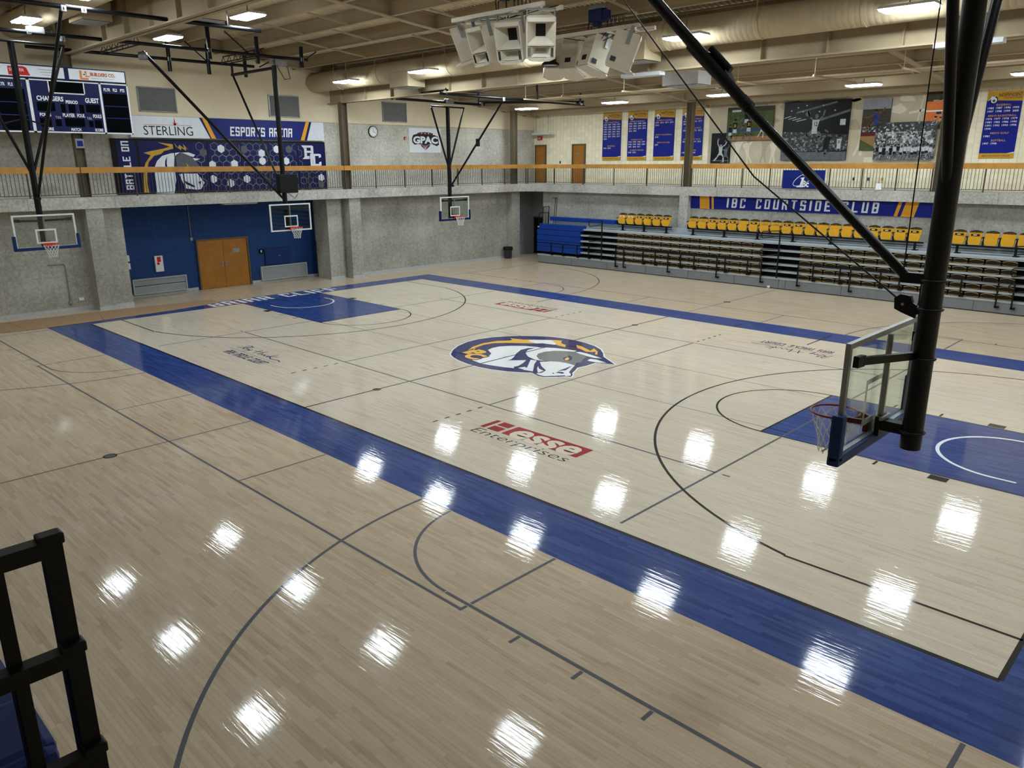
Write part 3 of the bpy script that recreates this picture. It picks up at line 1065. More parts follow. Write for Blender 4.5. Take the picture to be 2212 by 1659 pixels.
# ---- doors
def leafdoor(name, P, x0, x1, z0, z1, label, frame='brown_steel', leafs=1, m='oak_door', ajar=None):
    t = thing(name, None, None)
    t['kind'] = 'structure'
    t['label'] = label
    f = MB()
    fw = 0.06
    f.slab(P, x0 - fw, z0, x0, z1 + fw, .1, frame)
    f.slab(P, x1, z0, x1 + fw, z1 + fw, .1, frame)
    f.slab(P, x0, z1, x1, z1 + fw, .1, frame)
    f.build('door_frame', t)
    n = leafs
    for i in range(n):
        a = x0 + (x1 - x0) * i / n + .006
        b = x0 + (x1 - x0) * (i + 1) / n - .006
        d = MB()
        d.slab(P, a, z0 + .01, b, z1 - .006, .05, m)
        leaf = d.build('door_leaf', t)
        h = MB()
        hx = b - .09 if (i == 0 and n == 2) or n == 1 else a + .09
        h.slab(Plane(P(hx - .03, z0 + 0.98, .05), P.u, P.v), 0, 0, .06, .22, .02, 'grey_metal')
        h.tube([P(hx, z0 + 1.1, .06), P(hx, z0 + 1.1, .12), P(hx + (-.1 if hx > (a + b) / 2 else .1), z0 + 1.1, .12)], .012, 'grey_metal')
        h.build('door_handle', leaf)
    return t


PR = Plane((-19.17, 0, 0), (0, 1, 0), (0, 0, 1))
d = leafdoor('door_1', PR, -1.36, 1.02, 0, 2.2, 'pair of wide oak doors in the blue wall under the balcony', leafs=2)
s_ = MB()
s_.slab(PR, .3, 1.55, .62, 1.75, .055, 'grey_metal')
s_.build('door_plaque', d)
PS = Plane((0, 4.75, 0), (1, 0, 0), (0, 0, 1))
leafdoor('door_2', PS, -18.95, -18.3, 0, 1.72, 'small oak door in the side of the blue recess')
PF = Plane((0, YU, 0), (1, 0, 0), (0, 0, 1))
leafdoor('door_3', PF, -18.2, -17.42, ZT, 6.52, 'oak balcony door in the far corner under the exit sign')
d = leafdoor('door_4', PF, -15.22, -14.34, ZT, 6.52, 'oak balcony door beside the first championship banner')
s_ = MB()
s_.slab(PF, -14.95, 5.98, -14.68, 6.1, .055, 'grey_metal')
s_.build('door_plaque', d)
PA = Plane((0, 20.0, 0), (1, 0, 0), (0, 0, 1))
leafdoor('door_5', PA, -18.1, -17.1, 0, 2.2, 'black door in the dark alcove', 'dark_grey', 1, 'black_matt')

# ================================================================ BALCONY RAILINGS
def railing(p0, p1, label, nposts, group, cap_gap=0.0):
    """timber cap on steel posts with square balusters"""
    p0, p1 = Vector(p0), Vector(p1)
    t = thing('balcony_railing', label, 'railing', ((p0 + p1) / 2).to_tuple(), 0, group)
    o = (p0 + p1) / 2
    a, b = p0 - o, p1 - o
    d = (b - a).normalized()
    L = (b - a).length
    Z = Vector((0, 0, 1))
    m = MB()
    m.obar(a + Z * 0.99, b + Z * 0.99, 0.07, 0.215, 'oak_rail')
    m.build('cap_rail', t)
    m = MB()
    m.obar(a + Z * 0.1, b + Z * 0.1, 0.03, 0.025, 'bronze_bar')
    m.build('bottom_rail', t)
    px = [L * i / (nposts - 1) for i in range(nposts)]
    for x in px:
        x = min(max(x, 0.03), L - 0.03)
        m = MB()
        m.obar(a + d * x + Z * 0.002, a + d * x + Z * 0.89, 0.045, 0.045, 'bronze_bar')
        m.build('post', t)
    n = int(L / 0.1285)
    src = None
    for i in range(1, n):
        x = L * i / n
        if min(abs(x - q) for q in px) < 0.035:
            continue
        if src is None:
            m = MB()
            m.obar((0, 0, 0.1), (0, 0, 0.89), 0.016, 0.016, 'bronze_bar')
            src = m.build('baluster', t)
            src.location = a + d * x
        else:
            c = src.copy()
            c.location = a + d * x
            c.parent = t
            COL.objects.link(c)
    return t


xr = XS - 0.06
g = 'balcony railings'
railing((xr, -17.1, ZT), (xr, -6.42, ZT), 'oak capped balcony railing before the scoreboard', 7, g)
railing((xr, -6.38, ZT), (xr, 5.24, ZT), 'oak capped balcony railing before the blue window graphics', 7, g)
railing((xr, 5.28, ZT), (xr, YS + .02, ZT), 'oak capped balcony railing before the wall clock and white crest banner', 8, g)
yr = YS + 0.06
railing((xr + .04, yr, ZT), (-6.3, yr, ZT), 'oak capped balcony railing before the four tall blue banners', 6, g)
railing((-5.8, yr, ZT), (5.3, yr, ZT), 'oak capped balcony railing with the blue logo flag tied to it', 9, g)
railing((5.75, yr, ZT), (16.9, yr, ZT), 'oak capped balcony railing before the banner of independent titles', 9, g)


# ================================================================ BASKETBALL GOALS
def goal(name, label, cx, cy, rz, pad='pad_blue', pad_on=True, rim='rim_orange', net_r=0.005, frame_m='white_paint'):
    t = thing(name, label, 'basketball hoop', (cx, cy, 0), rz)
    xb = -0.375
    P = Plane((xb, 0, 2.9), (0, 1, 0), (0, 0, 1))
    m = MB()
    m.slab(Plane((xb - .016, 0, 2.9), (0, 1, 0), (0, 0, 1)), -.88, .035, .88, 1.035, .012, 'board_glass')
    glass = m.build('backboard', t)
    m = MB()
    for q in ((-.915, 0, -.865, 1.07), (.865, 0, .915, 1.07), (-.865, 0, .865, .05), (-.865, 1.02, .865, 1.07)):
        m.slab(Plane((xb - .04, 0, 2.9), (0, 1, 0), (0, 0, 1)), *q, .045, frame_m)
    m.build('board_frame', glass)
    m = MB()
    for q in ((-.305, .15, -.255, .61), (.255, .15, .305, .61), (-.255, .15, .255, .2), (-.255, .56, .255, .61)):
        m.slab(P, *q, .002, 'white_paint')
    m.build('target_square', glass)
    if pad_on:
        m = MB()
        m.rbox((xb - .02, 0, 2.895), (.11, 1.97, .1), pad, .02)
        for s in (-1, 1):
            m.rbox((xb - .02, s * .935, 3.1), (.11, .1, .45), pad, .025)
        m.build('edge_padding', glass)
    m = MB()
    m.ring((0, 0, 3.05), .235, .011, rim, 32, 8)
    m.rbox((xb + .035, 0, 3.0), (.05, .2, .13), rim, .008)
    for s in (-1, 1):
        m.obar((xb + .05, s * .075, 3.03), (-.18, s * .15, 3.045), .03, .05, rim)
    m.obar((xb + .05, 0, 3.0), (-.2, 0, 3.035), .16, .012, rim)
    r = m.build('rim', t)
    m = MB()
    N = 12
    rows = [(.225, 3.04), (.205, 2.955), (.175, 2.87), (.15, 2.79), (.132, 2.71), (.125, 2.62)]
    for k in range(N):
        for sgn in (-1, 1):
            pts = []
            for i, (rr, zz) in enumerate(rows):
                a = 2 * math.pi * (k + sgn * 0.5 * i) / N
                pts.append((rr * math.cos(a), rr * math.sin(a), zz))
            m.tube(pts, net_r, 'net_white', 4, False)
    m.build('net', r)
    # mast and its brackets
    xm = -0.74
    m = MB()
    m.tube([(xm, 0, 2.85), (xm, 0, 9.18)], .095, 'black_pipe', 20)
    m.build('mast', t)
    m = MB()
    m.tube([(xb - .06, 0, 2.98), (xb - .06, 0, 3.92)], .028, 'grey_metal', 8)
    m.build('board_spine', t)
    m = MB()
    for s in (-1, 1):
        m.obar((xm + .06, s * .05, 3.76), (xb - .07, s * .72, 3.79), .05, .07, 'black_steel')
        m.obar((xb - .07, s * .68, 3.79), (xb - .07, s * .84, 3.8), .05, .1, 'black_steel')
    m.ring((xm, 0, 3.74), .105, .012, 'black_steel', 24, 6)
    m.build('upper_bracket', t)
    m = MB()
    m.ring((xm, 0, 3.02), .105, .012, 'black_steel', 24, 6)
    m.obar((xm + .08, 0, 3.03), (xb - .04, 0, 3.03), .12, .1, 'black_steel')
    m.rbox((xb - .07, 0, 3.02), (.05, .2, .2), 'black_steel', .01)
    m.obar((xb - .1, .1, 3.1), (xb - .1, -.12, 3.1), .03, .03, 'grey_metal')
    m.build('lower_bracket', t)
    return t


def braces(t, xm=-0.74, top=9.15, foot=5.35, spread=1.47):
    for s in (-1, 1):
        m = MB()
        m.tube([(xm, s * .02, foot - .12), (xm, s * spread, top)], .045, 'black_pipe', 10)
        m.build('side_brace', t)
    m = MB()
    m.tube([(xm, -spread - .05, top + .04), (xm, spread + .05, top + .04)], .035, 'black_pipe', 10)
    m.build('cross_bar', t)
    for z in (4.46, 4.2):
        m = MB()
        m.ring((xm, 0, z), .105, .012, 'black_steel', 24, 6)
        if z > 4.3:
            m.obar((xm + .06, 0, 4.47), (xm + .28, 0, 4.47), .1, .09, 'black_steel')
        m.build('clamp', t)


def clampset(t, pts):
    for p in pts:
        m = MB()
        p = Vector(p)
        m.rbox(p, (.14, .14, .16), 'grey_metal', .02)
        m.ring(p, .075, .012, 'black_steel', 14, 6, (0, 1, 0))
        m.build('pipe_clamp', t)


def pipe(t, name, p0, p1, r=.06, m_='black_pipe'):
    m = MB()
    m.tube([p0, p1], r, m_, 12)
    return m.build(name, t)


def winch(t, xm=-0.74):
    """pulley block that hangs on the mast"""
    m = MB()
    P = Plane((xm + .11, .03, 4.1), (1, 0, 0), (0, 0, 1))
    m.prism(P, [(0, .0), (.12, .04), (.19, .07), (.2, .17), (.15, .21), (.06, .2), (.035, .14), (0, .12)], .05, 'black_steel')
    m.tube([P(.12, .12, -.01), P(.12, .12, .06)], .014, 'grey_metal', 10)
    m.obar((xm + .05, 0, 4.17), (xm + .2, 0, 4.15), .05, .05, 'black_steel')
    m.tube([(xm + .1, 0, 4.22), (xm + .1, 0, 4.45)], .01, 'black_steel', 6)
    return m.build('winch_block', t)


XG = 12.75
# hoop nearest the scoreboard
t = goal('basketball_goal', 'ceiling hung basketball hoop below the scoreboard, blue padded glass board', -XG, -8.92, 0)
braces(t)
m = MB()
m.tube([(-.62, 0, 4.46), (4.25, 0, 9.42)], .045, 'black_pipe', 10)
m.build('diagonal_brace', t)
pipe(t, 'ceiling_pipe', (-.75, -3.2, 9.5), (-.75, 1.6, 9.5))
pipe(t, 'ceiling_pipe', (4.25, -3.6, 9.53), (4.25, 5.72, 9.53))
pipe(t, 'ceiling_pipe', (-.75, -3, 9.62), (4.4, -3, 9.64))
clampset(t, [(-.75, -1.45, 9.4), (-.75, 1.5, 9.4), (4.25, .05, 9.48), (4.25, .55, 9.5), (-.75, .55, 9.52)])
m = MB()
m.rbox((-.75, .75, 9.58), (.2, .5, .2), 'grey_metal', .04)
m.tube([(-.75, 1.0, 9.6), (-.75, 1.15, 9.68), (-.75, 1.25, 9.6), (-.75, 1.2, 9.5)], .02, 'black_steel', 6)
m.build('folding_motor', t)
for q in ((-.75, -2.6), (4.25, -2.6), (4.25, 2.9), (4.25, 4.6)):
    pipe(t, 'hanger_rod', (q[0], q[1], 9.5), (q[0], q[1], roof(-8.92 + q[1]) + .05), .05)
for s in (-1, 1):
    pipe(t, 'tie_rod', (-.74, s * .07, 6.9), (-.74, s * .72, 6.72), .025)

# hoop over the blue wall, folds sideways
t = goal('basketball_goal', 'ceiling hung basketball hoop in front of the blue wall, shot clock box on its mast', -XG, 0, 0, pad='navy_vinyl', pad_on=False)
m = MB()
m.tube([(-.86, 0, 4.55), (-4.1, 0, 9.05)], .045, 'black_pipe', 10)
m.build('rear_brace', t)
m = MB()
m.tube([(-.74, 0, 9.1), (-4.2, 0, 9.1)], .06, 'black_pipe', 10)
m.tube([(-4.15, 0, 9.05), (-4.15, 0, 9.45)], .05, 'black_pipe', 8)
m.build('cross_bar', t)
m = MB()
m.tube([(-.74, -.05, 4.15), (-.74, -4.95, 9.25)], [.05, .06], 'black_pipe', 10)
m.build('fold_strut', t)
m = MB()
m.tube([(-.64, -.05, 4.1), (-.64, -4.9, 9.2)], .012, 'black_steel', 6)
m.build('winch_cable', t)
m = MB()
m.lathe((-.74, -4.95, 9.1), [(0, -.12), (.14, -.12), (.16, 0), (.14, .12), (0, .12)], 'grey_metal', 16)
m.build('pulley', t)
pipe(t, 'ceiling_pipe', (-.75, -7.3, 9.5), (-.75, 1.5, 9.5))
pipe(t, 'ceiling_pipe', (-4.15, -7.6, 9.5), (-4.15, 1.0, 9.5))
def truss(t, y):
    m = MB()
    for dy, dz in ((-.15, 0), (.15, 0), (0, .25)):
        m.tube([(-.75, y + dy, 9.52 + dz), (-4.15, y + dy, 9.52 + dz)], .025, 'black_pipe', 6)
    for i in range(7):
        x = -.9 - i * .52
        m.tube([(x, y - .15, 9.52), (x - .1, y, 9.77), (x - .2, y + .15, 9.52)], .015, 'black_pipe', 5)
    m.build('spacer_truss', t)
truss(t, -5.0)
truss(t, -.35)
for x, y in ((-.75, -2.55), (-.75, -.65), (-.75, 1.25), (-4.15, -2.6), (-4.15, -1.0), (-4.15, .6)):
    pipe(t, 'hanger_rod', (x, y, 9.05 if x < -2 else 9.2), (x, y, roof(y) + .05), .075)
for y0, y1 in ((-1.0, -1.9), (1.25, 1.95)):
    pipe(t, 'sway_brace', (-.75, y0 + .1, 9.45), (-.75, y1, roof(y1)), .025)
    pipe(t, 'sway_brace', (-4.15, y0, 9.5), (-4.15, y1, roof(y1)), .025)
clampset(t, [(-.75, -.1, 9.35), (-.75, -2.55, 9.5), (-4.15, -2.6, 9.5), (-.75, 1.25, 9.5)])
m = MB()
m.rbox((-.74, .15, 4.75), (.3, .82, .74), 'black_steel', .03)
m.build('shot_clock', t)
m = MB()
m.rbox((-.7, .25, 9.3), (.25, .5, .22), 'grey_metal', .04)
m.tube([(-.7, .1, 9.2), (-.7, .4, 8.7), (-.7, .65, 8.75), (-.7, .55, 9.2)], .015, 'black_steel', 6)
m.build('folding_motor', t)
m = MB()
m.tube([(-.64, .1, 4.4), (-.55, .35, 4.15), (-.55, .5, 4.35)], .012, 'black_steel', 6)
m.build('cable_loop', t)

# hoop before the plain concrete wall
t = goal('basketball_goal', 'ceiling hung basketball hoop in front of the bare concrete wall, blue padded glass board', -XG, 8.87, 0, pad='navy_vinyl')
braces(t, top=8.02, foot=5.4, spread=1.0)
for o in t.children:
    if o.name.startswith('mast'):
        for v in o.data.vertices:
            if v.co.z > 8: v.co.z = 8.05
m = MB()
m.tube([(-.62, 0, 4.47), (2.95, 0, 8.15)], .045, 'black_pipe', 10)
m.build('diagonal_brace', t)
pipe(t, 'ceiling_pipe', (-.75, -3.25, 8.28), (-.75, 2.4, 8.26))
pipe(t, 'ceiling_pipe', (2.95, -3.6, 8.24), (2.95, 5.6, 8.22))
pipe(t, 'ceiling_pipe', (-1.0, -3.15, 8.4), (3.1, -3.3, 8.36))
pipe(t, 'ceiling_pipe', (-1.0, 2.2, 8.38), (3.1, 5.4, 8.34))
pipe(t, 'ceiling_pipe', (2.95, -3.3, 8.42), (2.95, -1.2, 8.42), .05)
clampset(t, [(-.75, -3.15, 8.3), (2.95, -3.3, 8.3), (2.95, 0, 8.2), (2.95, 5.3, 8.28), (-.75, 2.2, 8.3)])
m = MB()
m.rbox((-.75, .1, 8.32), (.22, .5, .2), 'grey_metal', .05)
m.build('folding_motor', t)
m = MB()
m.rbox((1.3, 0, 6.42), (.12, .16, .34), 'black_steel', .02)
m.build('brace_joint', t)
for x, y in ((-.75, 2.0), (2.95, 5.3), (2.95, 2.2)):
    pipe(t, 'hanger_rod', (x, y, 8.2), (x, y, roof(8.87 + y) + .05), .05)
for x, y in ((-.75, -3.0), (2.95, -3.1)):
    pipe(t, 'hanger_rod', (x, y, 8.25), (x, y, 8.26 + .2), .05)

# the near hoop, seen from behind
t = goal('basketball_goal', 'large near basketball hoop seen from behind, thick black mast and glass board', XG - .05, -8.92, math.pi, rim='rim_red', net_r=.0035, frame_m='grey_metal')
braces(t)
m = MB()
m.tube([(-.5, 0, 4.47), (1.95, 0, 6.68)], .046, 'black_pipe', 14)
m.tube([(1.25, 0, 6.06), (4.25, 0, 8.95)], .06, 'black_pipe', 14)
m.tube([(1.2, 0, 6.02), (1.3, 0, 6.11)], .066, 'black_steel', 14)
m.build('diagonal_brace', t)
m = MB()
P = Plane((1.55, -.05, 6.3), (.72, 0, .69), (-.69, 0, .72))
m.prism(P, [(-.05, .05), (.1, .1), (.32, .1), (.42, .05), (.42, 0), (-.05, 0)], .12, 'black_steel')
m.tube([P(.02, .13, .0), P(.36, .13, .0)], .035, 'black_steel', 10)
m.build('brace_lock', t)
winch(t)
m = MB()
m.tube([(-.55, .02, 4.2), (1.15, -.1, 5.35), (3.05, -.3, 7.3), (4.2, -.4, 9.3)], .008, 'black_steel', 6)
m.build('winch_cable', t)
m = MB()
m.tube([(-.5, .1, 4.5), (-.52, .12, 9.3)], .006, 'black_steel', 6)
m.build('safety_cable', t)
pipe(t, 'ceiling_pipe', (-.75, -3.2, 9.5), (-.75, 2.4, 9.5))
pipe(t, 'ceiling_pipe', (4.25, -3.6, 9.53), (4.25, 3, 9.53))
for q in ((-.75, -2.6), (4.25, -2.6), (4.25, 2.4)):
    pipe(t, 'hanger_rod', (q[0], q[1], 9.5), (q[0], q[1], roof(-8.92 - q[1]) + .05), .05)


# ================================================================ BLEACHERS (closed) ON THE FAR SIDE
def bleacher(name, label, x0, x1, panels, seats=None, bench=None, posts=(), low=(), rails=(), aisle=None):
    o = ((x0 + x1) / 2, 16.6, 0)
    t = thing(name, label, 'bleacher', o, 0)
    OX = o[0]
    B = lambda mb, nm: mb.build(nm, t)
    def loc(mb):
        mb.v = [(a - o[0], b - o[1], c - o[2]) for a, b, c in mb.v]
        return mb
    for a, b in zip(panels, panels[1:]):
        m = MB()
        m.box((a + .012, 16.56, .03), (b - .012, 16.6, .47), 'front_grey')
        B(loc(m), 'front_panel')
    m = MB()
    m.box((x0, 16.6, 0.005), (x1, 16.64, .5), 'deck_grey')
    m.box((x0, 16.58, 0.002), (x1, 16.62, .03), 'black_matt')
    B(loc(m), 'kick_frame')
    m = MB()
    m.box((x0 + .02, 16.95, .02), (x1 - .02, 17.0, 2.0), 'black_matt')  # black puts the shade of the void between the rows into the colour
    B(loc(m), 'riser')
    for k in range(6):
        z = .47 + k * .311
        m = MB()
        y1 = 16.95 if k < 5 else 18.28
        m.box((x0, 16.55, z - .025), (x1, y1, z + .025), 'deck_grey')
        m.box((x0, 16.53, z - .05), (x1, 16.56, z + .035), 'deck_grey')
        B(loc(m), 'deck_board')
    m = MB()
    m.box((x0, 17.55, 2.1), (x1, 17.6, 2.34), 'deck_grey')
    B(loc(m), 'top_riser')
    if seats:
        sx, n, pitch = seats
        src = None
        for k in range(5):
            z = .47 + k * .311 + .17
            for i in range(n):
                if src is None:
                    m = MB()
                    top = [(-.245 + .049 * j, .03 + .05 * math.cos((j - 5) / 5 * 1.45)) for j in range(11)]
                    bot = [(.25 - .05 * j, -.07 - .022 * math.cos((j - 5) / 5 * 1.45)) for j in range(11)]
                    P = Plane((0, 0, 0), (1, 0, 0), (0, 0, 1))
                    m.prism(Plane((0, .3, 0), (1, 0, 0), (0, 0, 1)), top + bot, .3, 'seat_black')
                    src = m.build('folded_seat', t)
                    e = MB()
                    e.tube([P(a, b + .004, 0) for a, b in top], .012, 'seat_edge', 6)
                    e.tube([P(a, b, 0) for a, b in bot], .007, 'seat_gold', 5)
                    kid = e.build('seat_rim', src)
                    c = src
                else:
                    c = src.copy()
                    c.parent = t
                    COL.objects.link(c)
                    q = kid.copy()
                    q.parent = c
                    COL.objects.link(q)
                c.location = (sx + pitch * (i + .5) - OX, 16.55 - 16.6, z - .02)
    if bench:
        a, b = bench
        for k in range(5):
            z = .66 + k * .311
            m = MB()
            dx = .18 if k == 4 else 0
            m.rbox(((a + b) / 2 + dx, 16.64, z + .155), (b - a, .34, .3), 'bench_blue', .03)
            B(loc(m), 'bench')
    for i, x in enumerate(posts):
        m = MB()
        zb = .22 if x in low else .5
        m.box((x - .025, 16.44, zb), (x + .025, 16.48, 1.17), 'black_steel')
        m.box((x - .03, 16.44, zb), (x + .12, 16.54, zb + .06), 'black_steel')
        B(loc(m), 'rail_post')
    for a, b in rails:
        m = MB()
        m.obar((a, 16.46, 1.16), (b, 16.46, 1.16), .035, .035, 'black_steel')
        B(loc(m), 'front_rail')
    if aisle is not None:
        m = MB()
        m.tube([(aisle, 16.44, .5), (aisle, 16.44, 2.6)], .035, 'black_steel', 8)
        for z in (2.58, 1.78, 1.2):
            m.tube([(aisle, 16.44, z), (aisle - .8, 16.42, z - .06), (aisle - .86, 16.42, z - .12), (aisle - .86, 16.42, z - .3), (aisle - .8, 16.42, z - .36), (aisle, 16.44, z - .22)], .022, 'black_steel', 7)
        B(loc(m), 'aisle_rail')
    return t


PX = [-14.72, -12.22, -9.73, -7.23, -4.74, -2.24, .27, 2.77, 5.28, 7.79, 10.3, 12.8, 15.3]
tb = bleacher('bleacher', 'closed bleacher section with blue benches beside the dark alcove', -14.72, -9.73, PX[:3], None, (-14.72, -11.55), [-13.62, -12.76, -11.73, -10.92], [], [(-14.7, -10.9)], -10.03)
o = Vector((( -14.72 - 9.73) / 2, 16.6, 0))
m = MB()
m.rbox(Vector((-12.0, 17.25, 2.46)) - o, (4.6, .35, .22), 'bench_blue', .03)
m.build('bench', tb)
for i in range(2):
    m = MB()
    x = -14.9 + i * .06
    y0, z0 = 16.75 + .28 * i, .5 + .5 * i
    y1, zt = 17.55, 2.75 + .35 * i
    m.obar((x, y0, z0), (x, y0 + .12, zt), .03, .03, 'black_steel')
    m.obar((x, y0 + .12, zt), (x, y1 + .1, zt), .03, .03, 'black_steel')
    m.obar((x, y1 + .1, zt), (x, y1, z0), .03, .03, 'black_steel')
    for k in range(1, 7):
        f = k / 7
        m.obar((x, y0 + (y1 - y0) * f, z0 + .1), (x, y0 + .12 + (y1 - y0) * f, zt), .012, .012, 'black_steel')
    m.v = [(a - o.x, b - o.y, c) for a, b, c in m.v]
    m.build('guard_rail', tb)
for i in range(4):
    m = MB()
    x = -14.45 + i * .13
    m.obar((x, 17.3, 2.08), (x - .05, 17.5, 3.62), .025, .025, 'grey_metal' if i < 2 else 'black_steel')  # lighter metal on two posts puts their lit look into the colour
    if i < 3:
        m.obar((x - .05, 17.5, 3.6), (x + .08, 17.5, 3.6), .03, .03, 'black_steel')
    m.v = [(a - o.x, b - o.y, c) for a, b, c in m.v]
    m.build('guard_rail', tb)
bleacher('bleacher', 'closed bleacher section of folded gold edged seats before the concrete pier', -9.73, -.05, [-9.73] + PX[3:6] + [-.05],
         (-9.1, 15, .547), None, [-9.1, -8.58, -7.37, -6.63, -5.87, -5.15, -4.39, -3.15, -2.72, -1.58, -.89], [-9.1, -8.58, -5.87, -3.15, -.89], [(-9.1, -.9)], -.12)
bleacher('bleacher', 'closed bleacher section of folded gold edged seats behind the near basketball mast', -.05, 10.0, [-.05] + PX[6:10] + [10.0],
         (.8, 15, .55), None, [.84, 1.51, 2.67, 3.11, 4.32, 5.07, 7.3, 8.54, 9.06], [.84, 3.11, 8.54, 9.06], [(.84, 9.06)], 9.75)
bleacher('bleacher', 'closed bleacher section at the edge of view past the last gold seats', 10.0, 19.9, [10.0] + PX[10:] + [17.8, 19.9], (10.7, 15, .55), None, [10.8, 11.5], [10.8], [(10.8, 19)], None)
m = MB()
m.rbox((-.5, 16.53, .06), (.12, .03, .1), 'white_paint', .01)
tag(m.build('power_socket', None, (-.5, 16.53, 0)), 'small white power box at the foot of the grey bleacher front', 'socket')


def seat(x, y, label, first=[]):
    if not first:
        t = thing('stadium_seat', label, 'seat', (x, y, 2.06), 0)
        m = MB()
        P = Plane((0, 0, 0), (1, 0, 0), (0, 0, 1))
        pan = [(-.17, .36), (.17, .36), (.22, .44), (.225, .62), (.2, .66), (-.2, .66), (-.225, .62), (-.22, .44)]
        m.prism(Plane((0, -.02, 0), (1, 0, 0), (0, 0, 1)), pan, .09, 'seat_gold')
        m.build('seat_pan', t)
        m = MB()
        back = [(-.23, .6), (.23, .6), (.235, .76), (.2, .84), (-.2, .84), (-.235, .76)]
        m.prism(Plane((0, .06, 0), (1, 0, 0), (0, 0, 1)), back, .06, 'seat_gold')
        m.rect(Plane((0, -.0, 0), (1, 0, 0), (0, 0, 1)), -.2, .655, .2, .665, 'seat_edge', .003)
        m.build('backrest', t)
        m = MB()
        top = [(-.215, .8)] + [(-.215 + .043 * j, .85 + .05 * math.sin(math.pi * j / 10)) for j in range(11)] + [(.215, .8)]
        m.prism(Plane((0, .1, 0), (1, 0, 0), (0, 0, 1)), list(reversed(top)), .1, 'seat_dark')
        m.build('headrest', t)
        for s in (-1,):
            m = MB()
            m.box((s * .275 - .02, -.08, .3), (s * .275 + .02, .1, .5), 'black_steel')
            m.box((s * .275 - .025, -.16, .62), (s * .275 + .025, .08, .66), 'black_steel')
            m.obar((s * .275, .06, .45), (s * .275, .06, .66), .03, .06, 'black_steel')
            m.build('armrest', t)
        first.append(t)
    else:
        t = copy_tree(first[0])
        t.location = (x, y, 2.06)
        t['label'] = label
    t['group'] = 'gold tip-up seats on the top deck'
    return t


ORD = ['first', 'second', 'third', 'fourth', 'fifth', 'sixth', 'seventh', 'eighth', 'ninth', 'tenth', 'eleventh', 'twelfth', 'thirteenth', 'fourteenth', 'fifteenth', 'sixteenth', 'seventeenth', 'eighteenth', 'nineteenth', 'twentieth']
ysx = 17.3
PB, PW, PG = ('black_matt', 'white_paint'), ('white_paint', 'red_print'), ('mane_gold', 'text_grey')
plq1 = [PW, PW, PB, PB, PB, PB]
plq2 = [PG, PG, PB, PB, PB, None, PB, PG, PG, PB, PB, None, None, None, None, PB, PB, PB, PB, PB]
for i in range(6):
    seat(-9.6 + .27 + .545 * i, ysx, 'gold tip-up seat with dark top, %s from the long blue bench end' % ORD[i])
for i in range(20):
    lab = 'gold tip-up seat with dark top under the long blue banner, %s from the concrete pier' % ORD[i]
    seat(-5.32 + .27 + .537 * i, ysx, lab)
for i in range(6):
    seat(6.5 + .27 + .555 * i, ysx, 'gold tip-up seat with dark top, %s past the near black mast' % ORD[i])
seats_all = [x for x in bpy.data.objects if x.name.startswith('stadium_seat')]
for x, pq in zip(seats_all, plq1 + plq2 + [PB, PB, None, None, None, None]):
    if pq:
        m = MB()
        P = Plane((0, -.02, 0), (1, 0, 0), (0, 0, 1))
        m.rect(P, -.15, .685, .15, .755, pq[0], .024)
        m.rect(P, -.08, .705, .05, .735, pq[1], .028)
        m.build('plaque', x)
# beams that carry the seats
for a, b, lb in ((-9.62, -6.3, 'black seat beam on legs under the six gold seats'), (-5.35, 5.5, 'black seat beam on legs under the long row of gold seats'), (6.45, 13, 'black seat beam on legs under the gold seats past the near mast')):
    t = thing('seat_beam', lb, 'beam', ((a + b) / 2, ysx, 2.06))
    c = (a + b) / 2
    m = MB()
    m.box((a - c, -.02, .27), (b - c, .06, .33), 'black_steel')
    m.box((a - c, .0, .17), (b - c, .03, .2), 'black_steel')
    m.build('beam', t)
    n = max(3, int((b - a) / 1.5))
    for i in range(n):
        x = a - c + .3 + (b - a - .6) * i / (n - 1)
        m = MB()
        m.box((x - .04, -.03, .0), (x + .04, .05, .27), 'black_steel')
        m.box((x - .06, -.12, .0), (x + .14, .08, .03), 'black_steel')
        m.build('leg', t)

# ================================================================ NEAR BLEACHER (below the camera)
t = thing('near_bleacher', 'closed bleacher with blue bench tops and black rails close below the viewer', 'bleacher', (10, -16.6, 0))
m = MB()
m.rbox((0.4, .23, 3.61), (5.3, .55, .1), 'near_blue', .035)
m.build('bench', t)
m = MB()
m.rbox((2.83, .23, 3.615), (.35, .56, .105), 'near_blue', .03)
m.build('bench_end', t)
m = MB()
m.box((-8, -3.2, 0), (3.4, .42, 3.2), 'front_grey')
m.build('understructure', t)
m = MB()
m.box((-8, -3.2, 3.2), (3.0, .4, 3.56), 'black_matt')
m.build('bench_support', t)
for k in range(4):
    x = 3.47 + .022 * k
    y = .515 + .002 * k
    zt = 4.575 - .31 * k
    m = MB()
    m.obar((x, y - .022, zt), (x, y - .022, zt - 1.3), .045, .045, 'black_steel')
    m.obar((x, y - .15, zt - .03), (x, y - .15, zt - 1.3), .03, .04, 'black_steel')
    m.rbox((x, y - .022, zt - .002), (.048, .06, .03), 'black_steel', .006)
    m.obar((x, y - .045, zt - .024), (x, y - 2.5, zt - .024), .045, .045, 'black_steel')
    m.obar((x, y - .045, zt - 1.28), (x, y - 2.5, zt - 1.28), .045, .045, 'black_steel')
    for j in range(1, 12):
        m.obar((x, y - .15 - .13 * j, zt - .04), (x, y - .15 - .13 * j, zt - 1.28), .02, .02, 'black_steel')
    m.build('guard_rail', t)

